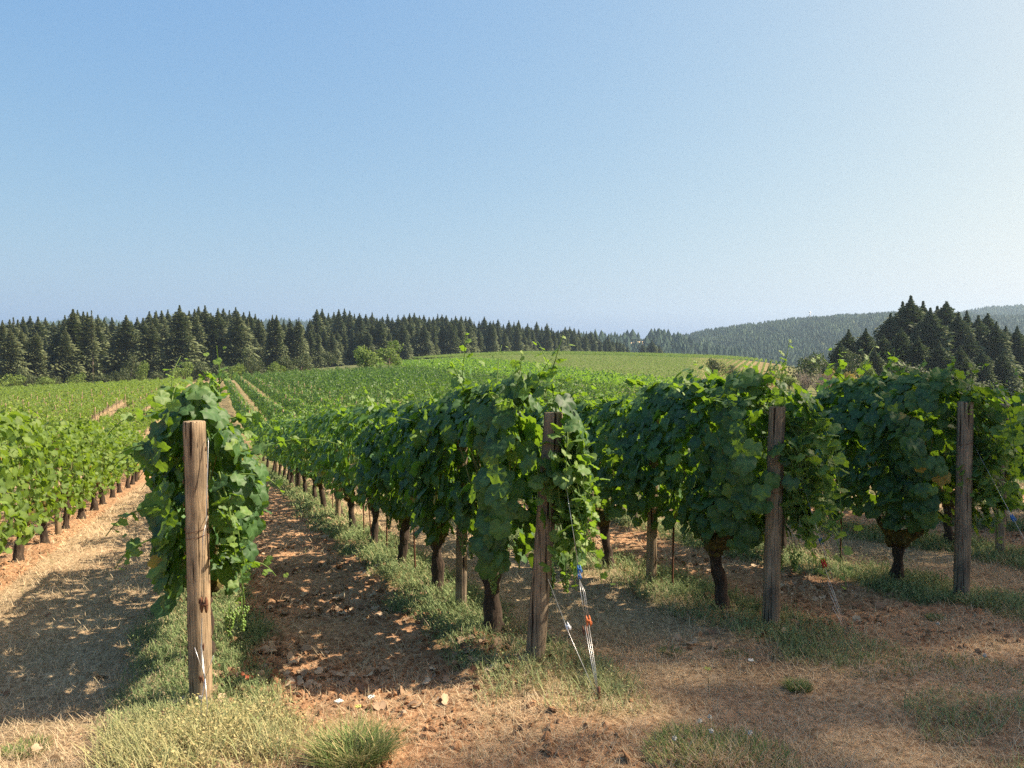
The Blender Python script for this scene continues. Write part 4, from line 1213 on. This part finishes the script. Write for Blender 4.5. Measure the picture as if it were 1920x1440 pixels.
while px < 1170:
    f = (px-580)/600
    put_conifer(px, midY(px)+50+rt.uniform(-10, 25), skyl_l(px)+rt.uniform(-4, 10), CON[ci % 8], 'conifer whose pointed top rises at the back of the middle wood', 'back conifers of the middle wood', rt.uniform(.95, 1.3))
    px += rt.uniform(9, 13)*(1-.35*f); ci += 1
# right stand, nearer
RS = [(1575, 640, 150), (1590, 618, 162), (1622, 616, 160), (1655, 628, 150), (1668, 588, 172), (1690, 566, 178), (1705, 556, 172), (1688, 615, 150), (1728, 566, 180), (1742, 578, 165), (1755, 575, 182), (1772, 566, 176),
      (1795, 586, 168), (1810, 583, 180), (1832, 592, 170), (1850, 588, 178), (1866, 604, 165), (1884, 612, 172), (1905, 612, 168), (1925, 620, 174), (1945, 612, 168), (1720, 628, 148), (1760, 640, 146), (1800, 650, 144), (1840, 655, 146), (1880, 660, 148), (1640, 655, 145), (1650, 640, 158), (1676, 640, 150), (1612, 650, 150), (1715, 600, 176), (1738, 600, 170), (1785, 610, 172), (1820, 625, 165)]
RSL = ['small leftmost conifer of the right stand', 'broad low conifer standing apart left of the right stand', 'second broad low conifer left of the right stand', 'short conifer at the foot of the right stand', None, None, 'tallest pointed conifer of the right stand']
for i, (px, top, Y) in enumerate(RS):
    lab = RSL[i] if i < 7 and RSL[i] else 'dense dark green conifer in the tall stand at right'
    put_conifer(px, Y, top, CONB[i % 4], lab, 'conifers of the right stand', rt.uniform(1.1, 1.4), -2)
# few trees where the far valley begins
for px, top, Y in ((1222, 638, 520), (1205, 645, 540), (1160, 646, 560), (1236, 648, 530)):
    put_conifer(px, Y, top, CON[ci % 8], 'small dark conifer peeking over the far vineyard crest', 'conifers beyond the crest', 1.5); ci += 1

def broadleaf(seed, n, lobes=9, leaf=.05, flat=.8, tall=False):
    r_ = np.random.default_rng(seed)
    c = r_.normal(size=(lobes, 3))*[.26, .26, .16]+[0, 0, .55]
    rad = r_.uniform(.16, .30, lobes)
    if tall:
        a_ = r_.uniform(0, 6.28, lobes); q_ = np.sqrt(r_.random(lobes))*.42
        c = np.stack([np.cos(a_)*q_, np.sin(a_)*q_, r_.uniform(.3, .86, lobes)], -1); rad = r_.uniform(.07, .12, lobes)
    wsel = r_.integers(0, lobes, n); dv = norm(r_.normal(size=(n, 3)))
    rr = rad[wsel]*r_.uniform(.55, 1.12, n)**.6
    pos = c[wsel]+dv*rr[:, None]*[1, 1, flat]
    pos = pos+(vnoise(pos[:, 0]*9, pos[:, 2]*9, seed)-.5)[:, None]*dv*.10
    keep = pos[:, 2] > .02; pos = pos[keep]; dv = dv[keep]; n = len(pos)
    nr = dv+r_.normal(size=(n, 3))*.5+[0, 0, .4]
    tv = np.array([(-.5, 0, 0), (0, -.5, .05), (.5, 0, 0), (0, .6, .05)]); tt = np.array([(0, 1, 2), (0, 2, 3)])
    V, T, C = inst(tv, tt, pos, frames(nr, r_.normal(size=(n, 3)))*(leaf*r_.uniform(.6, 1.3, n))[:, None, None], np.zeros(4), np.stack([r_.random(n), np.clip(dv[:, 2], 0, 1)*.5*r_.random(n)], -1))
    cr = (V, T, C)
    g = Bag(); V, T = tube([(0, 0, -.05), (.01, 0, .2), (.0, .01, .45)], [.035, .028, .02], 7); g.add(V, T)
    for i in range(min(6, lobes)):
        V, T = tube([(0, 0, .25), tuple(c[i]*[.5, .5, .8]), tuple(c[i])], [.018, .012, .006], 5); g.add(V, T)
    return cr, g.mesh('trunk', [M_TBARK])
BL = []
for i in range(4):
    cr, trk = broadleaf(800+i, 1500, 10)
    BL.append(({m.name: tri_mesh('crown', cr[0], cr[1], [m], cr[2], smooth=False) for m in (M_BUSH, M_BUSHY, M_BUSHD)}, trk))
def put_bush(px, Y, top, width, mat, label, group=None, name='bush', cat='bush', zoff=0, i=0):
    x = (px-960)/F*Y; z = gz(x, Y)+zoff; Hh = max(EYE-(top-660)/F*Y-z, .8)
    wd = width/F*Y
    root = empty(name, (x, Y, z), rng.uniform(0, 6.28)); root.scale = (wd*.95, wd*.95, Hh*1.08)
    tag(root, label, cat, group)
    link('trunk', BL[i % 4][1], root); link('crown', BL[i % 4][0][mat.name], root)
put_bush(686, 158, 642, 60, M_BUSH, 'left one of two round light green bushes standing above the vines', 'pair of round bushes', i=0)
put_bush(730, 160, 642, 60, M_BUSH, 'right one of two round light green bushes standing above the vines', 'pair of round bushes', i=1)
put_bush(615, 230, 655, 32, M_BUSHD, 'grey green round shrub below the dark gap in the wood', name='shrub', cat='shrub', i=2)
put_bush(1335, 128, 672, 46, M_BUSHD, 'small dark round tree before the fanning vine rows', name='broadleaf_tree', cat='tree', i=3)
put_bush(1375, 124, 686, 30, M_BUSHD, 'low dark shrub just right of the small dark round tree', name='shrub', cat='shrub', i=1)
put_bush(1400, 118, 690, 36, M_BUSH, 'low olive shrub at the lower end of the fanning rows', name='shrub', cat='shrub', i=0)
for i, (px, top, wd, Y, mt, lab) in enumerate([
    (1515, 654, 76, 130, M_BUSHD, 'large dark round broadleaf tree left of the right stand'), (1455, 688, 46, 112, M_BUSH, 'olive green shrub at the right end of the far vines'),
    (1480, 700, 50, 108, M_BUSH, 'broad olive shrub in front of the bare brush'), (1560, 690, 36, 116, M_BUSHY, 'yellowing shrub beside bare branches'), (1600, 690, 46, 118, M_BUSHY, 'bright yellow leaved shrub in front of the right stand'),
    (1590, 668, 66, 135, M_BUSHD, 'dark round tree behind the yellow shrub'), (1632, 668, 36, 130, M_BUSH, 'upright light green young tree beside the right stand'), (1690, 676, 90, 122, M_BUSHD, 'wide dark broadleaf tree in front of the right stand'),
    (1540, 665, 40, 136, M_BUSHD, 'dark shrub right of the large dark round tree'), (1760, 706, 60, 115, M_BUSH, 'olive shrub low under the right stand'), (1850, 712, 70, 116, M_BUSHD, 'dark shrub under the right end of the stand'), (1440, 705, 40, 104, M_BUSHY, 'small rusty shrub at the foot of the olive one')]):
    put_bush(px, Y, top, wd, mt, lab, 'shrubs before the right stand', 'shrub' if 'shrub' in lab else 'broadleaf_tree', 'shrub' if 'shrub' in lab else 'tree', i=i)
# shrubs along the foot of the left wood
sh = [(20, 705, 40), (50, 704, 30), (105, 712, 26), (150, 708, 26), (200, 706, 34), (245, 678, 22), (268, 680, 16), (232, 700, 30), (300, 700, 30), (345, 690, 30), (385, 682, 30), (410, 688, 34), (440, 686, 30), (470, 668, 30), (490, 682, 30), (515, 688, 26), (538, 672, 34), (565, 674, 32), (75, 712, 30), (180, 712, 30), (360, 698, 28)]
for i, (px, top, wd) in enumerate(sh):
    mt = M_BUSHD if i % 3 else M_BUSH
    c_ = {'yellow_bush_leaves': 'yellowish', 'bush_leaves': 'light olive', 'dark_broad_leaves': 'dull green'}[mt.name]
    put_bush(px, 176+(i % 3)*4, top-9, wd*1.5, mt, c_+' shrub at the foot of the left wood', c_+' shrubs under the left wood', 'shrub', 'shrub', zoff=-1, i=i)
# bare brush
def bare_brush(px, Y, top, label, seed):
    r_ = np.random.default_rng(seed); x, y, z = at(px, Y); Hh = EYE-(top-660)/F*Y-z; g = Bag()
    for i in range(26):
        a = r_.uniform(0, 6.28); l = r_.uniform(.6, 1.0)*Hh; tl = r_.uniform(.1, .45)
        P = [np.zeros(3)]; d = norm(np.array([math.cos(a)*tl, math.sin(a)*tl, 1]))
        for j in range(5): d = norm(d+r_.normal(size=3)*.12); P.append(P[-1]+d*l/5)
        V, T = tube(P, np.linspace(.05, .012, 6), 4, caps=False); g.add(V, T)
        for q_ in range(5):
            b0 = P[2+q_ % 3]; dd_ = norm(d+r_.normal(size=3)*.5); V, T = tube([b0, b0+dd_*l*.16, b0+dd_*l*.3+[0, 0, .1]], [.02, .014, .008], 3, caps=False); g.add(V, T)
    o = link('bare_shrub', g.mesh('bare_shrub', [M_DEAD])); o.location = (x, y, z); tag(o, label, 'shrub', 'bare shrubs'); return o
bare_brush(1510, 106, 690, 'grey leafless shrub in front of the large dark round tree', 1)
bare_brush(1550, 108, 686, 'leafless pale brush beside the yellowing shrub', 2)
bare_brush(1535, 105, 694, 'low leafless brush between the two taller bare shrubs', 3)

# the tree outside the frame that shades the right foreground
cr, trk = broadleaf(880, 20000, 110, .03, .8, True)
root = empty('shade_tree', (36.0, 10.6, gz(36.0, 10.6)), .4); root.scale = (15, 16, 35.5)
tag(root, 'big leafy tree outside the right edge shading the dry grass', 'tree')
link('trunk', trk, root); link('crown', tri_mesh('crown', cr[0], cr[1], [M_BUSHD], cr[2], smooth=False), root)

# ------------------------------------------------------------------ far hills with forest
def lowtree(seed):
    r_ = np.random.default_rng(seed); g = Bag()
    for z0, z1, r in ((0.0, .5, .24), (.22, .78, .19), (.5, 1.0, .12)):
        n = 7; a = np.arange(n)/n*6.283+r_.random()
        ring = np.stack([np.cos(a)*r*r_.uniform(.6, 1.2, n), np.sin(a)*r*r_.uniform(.6, 1.2, n), z0+r_.uniform(-.03, .06, n)], -1)
        V = np.concatenate([ring, [[0, 0, z1]]]); g.add(V, [(i, (i+1) % n, n) for i in range(n)])
    return np.concatenate(g.V), np.concatenate(g.T)
LOW = [lowtree(i) for i in range(4)]
def hill(name, label, xs, ys, dist_, depth, th, ntrees, seed, clear=None):
    xs = np.array(xs, float); ys = np.array(ys, float)
    def hz(px, Y):
        cre = EYE-(np.interp(px, xs, ys)-660)/F*dist_-th*.85
        f = (Y-dist_)/depth
        s = np.where(f < 0, np.cos(np.clip(f, -1, 0)*np.pi/2)**1.3, np.cos(np.clip(f, 0, 1)*np.pi/2))
        base = -26.0
        return base+(cre-base)*s+(fbm(px*.012+seed, Y*.008, seed)-.47)*th*.9*s
    pxs = np.linspace(xs[0], xs[-1], 160); Ys = np.linspace(dist_-depth, dist_+depth, 60)
    PXg, Yg = np.meshgrid(pxs, Ys); Zg = hz(PXg, Yg); Xg = (PXg-960)/F*dist_+(PXg-960)/F*(Yg-dist_)*.6
    idx = np.arange(PXg.size).reshape(PXg.shape)
    T = np.stack([idx[:-1, :-1], idx[:-1, 1:], idx[1:, 1:], idx[:-1, :-1], idx[1:, 1:], idx[1:, :-1]], -1).reshape(-1, 3)
    c = np.zeros((PXg.size, 3), np.float32); c[:, 1] = .9
    o = link(name, tri_mesh(name, np.stack([Xg, Yg, Zg], -1).reshape(-1, 3), T, [M_GROUND], c)); tag(o, label[0], kind='structure')
    r_ = np.random.default_rng(seed)
    px = r_.uniform(xs[0], xs[-1], ntrees); Y = dist_-depth*(r_.random(ntrees)**.8)*.97+depth*.08*r_.random(ntrees)
    if clear: k_ = ~clear(px, Y); px = px[k_]; Y = Y[k_]
    n = len(px); X = (px-960)/F*dist_+(px-960)/F*(Y-dist_)*.6; Z = hz(px, Y)
    g = Bag(); v_ = r_.integers(0, 4, n)
    for i in range(4):
        s_ = v_ == i; m = s_.sum(); hh = th*r_.uniform(.55, 1.15, m)*(.7+.6*vnoise(px[s_]*.05, Y[s_]*.02, 4)); ww = hh*r_.uniform(1.3, 2.6, m)
        mt = np.zeros((m, 3, 3)); a = r_.uniform(0, 6.28, m)
        mt[:, 0, 0] = np.cos(a)*ww; mt[:, 0, 1] = -np.sin(a)*ww; mt[:, 1, 0] = np.sin(a)*ww; mt[:, 1, 1] = np.cos(a)*ww; mt[:, 2, 2] = hh
        g.add(*inst(LOW[i][0], LOW[i][1], np.stack([X[s_], Y[s_], Z[s_]-1], -1), mt, np.zeros(len(LOW[i][0])), np.stack([r_.random(m)*.35+.7*np.clip(fbm(px[s_]*.035, Y[s_]*.012, 14)-.25, 0, 1), (vnoise(px[s_]*.03, Y[s_]*.01, 8) > .62)*.7*r_.random(m)], -1)))
    o = link('hill_forest', g.mesh('hill_forest', [M_CONIF2], False)); tag(o, label[1], 'forest', kind='stuff')
    return hz
hill('far_hill', ('long wooded hill closing the valley at right', 'blue green forest covering the long far hill at right'),
     [1130, 1180, 1240, 1300, 1340, 1420, 1500, 1560, 1660, 1750, 1850, 1950, 2100], [640, 637, 634, 622, 615, 604, 596, 590, 585, 588, 592, 596, 600], 1450, 620, 9, 24000, 3)
hill('right_hill', ('bluish higher hill behind the right stand', 'hazy blue forest on the higher hill at far right'),
     [1640, 1750, 1800, 1850, 1920, 2000, 2150], [604, 590, 583, 577, 571, 568, 566], 2150, 600, 12, 8000, 5)
hill('left_ridge', ('faint blue ridge behind the left wood', 'faint blue forest on the ridge behind the left wood'),
     [-100, 60, 170, 240, 400, 540, 575, 700], [612, 604, 596, 602, 604, 597, 600, 640], 2400, 500, 18, 2200, 7)
hz = hill('valley_ridge', ('low ridge with a tan field beyond the far vines', 'small blue grey trees on the low ridge beyond the far vines'),
     [1080, 1120, 1150, 1200, 1240, 1300, 1380], [628, 621, 619, 619, 618, 640, 655], 1000, 260, 17, 900, 9, clear=lambda px, Y: ((Y < 985) & (px > 1165) & (px < 1222) & (Y > 900)))
# tan field on that ridge
fx = np.linspace(1176, 1216, 12); fy = np.linspace(925, 985, 10); FX, FY = np.meshgrid(fx, fy); FZ = hz(FX, FY)+.6; XX = (FX-960)/F*1000+(FX-960)/F*(FY-1000)*.6
idx = np.arange(FX.size).reshape(FX.shape); T = np.stack([idx[:-1, :-1], idx[:-1, 1:], idx[1:, 1:], idx[:-1, :-1], idx[1:, 1:], idx[1:, :-1]], -1).reshape(-1, 3)
o = link('tan_field', tri_mesh('tan_field', np.stack([XX, FY, FZ], -1).reshape(-1, 3), T, [simple_mat('dry_field', [(.3, (.42, .30, .16)), (.7, (.58, .44, .26))], .1, .9, 0)], np.zeros((FX.size, 3), np.float32)))
tag(o, 'small tan harvested field on the low ridge', kind='structure')
# radio mast
mx_, my_ = (1517-960)/F*1450, 1450.0; zt = EYE-(585-660)/F*1450; zb = EYE-(600-660)/F*1450-14
root = empty('radio_mast', (mx_, my_, zb)); tag(root, 'thin radio mast on the skyline of the far hill', 'mast')
g = Bag(); hm_ = zt-zb
for s in ((-1, -1), (1, -1), (1, 1), (-1, 1)):
    V, T = tube([(s[0]*1.3, s[1]*1.3, 0), (s[0]*.5, s[1]*.5, hm_)], .22, 4); g.add(V, T)
for i in range(7):
    z0 = hm_*i/7; a_ = 1.3-.8*i/7
    V, T = tube([(-a_, -a_, z0), (a_, -a_, z0+hm_/7)], .12, 4); g.add(V, T); V, T = tube([(a_, a_, z0), (-a_, a_, z0+hm_/7)], .12, 4); g.add(V, T)
link('lattice', g.mesh('lattice', [M_WIRE]), root)
g = Bag(); V, T = tube([(-2.4, 0, hm_-.6), (2.4, 0, hm_-.6)], .4, 5); g.add(V, T); link('antenna_bar', g.mesh('antenna_bar', [M_WIRE]), root)

# ------------------------------------------------------------------ haze
m, t, out, nd = nodes('haze_air')
pv = nd('ShaderNodeVolumePrincipled'); pv.inputs['Density'].default_value = .00016; pv.inputs['Color'].default_value = (.56, .77, .98, 1); pv.inputs['Anisotropy'].default_value = .3
t.links.new(pv.outputs[0], out.inputs['Volume'])
x0, x1, y0, y1, z0, z1 = -2700, 3700, -170, 4350, -75, 240
hv = [(x, y, z) for z in (z0, z1) for y in (y0, y1) for x in (x0, x1)]
me = bpy.data.meshes.new('haze'); me.from_pydata(hv, [], [(0, 2, 3, 1), (4, 5, 7, 6), (0, 1, 5, 4), (2, 6, 7, 3), (0, 4, 6, 2), (1, 3, 7, 5)]); me.materials.append(m)
o = link('haze', me); tag(o, 'thin pale haze filling the valley air', kind='stuff')
print('individual vines', nv, 'posts', npost, 'tris', sum(len(m.polygons) for m in bpy.data.meshes))
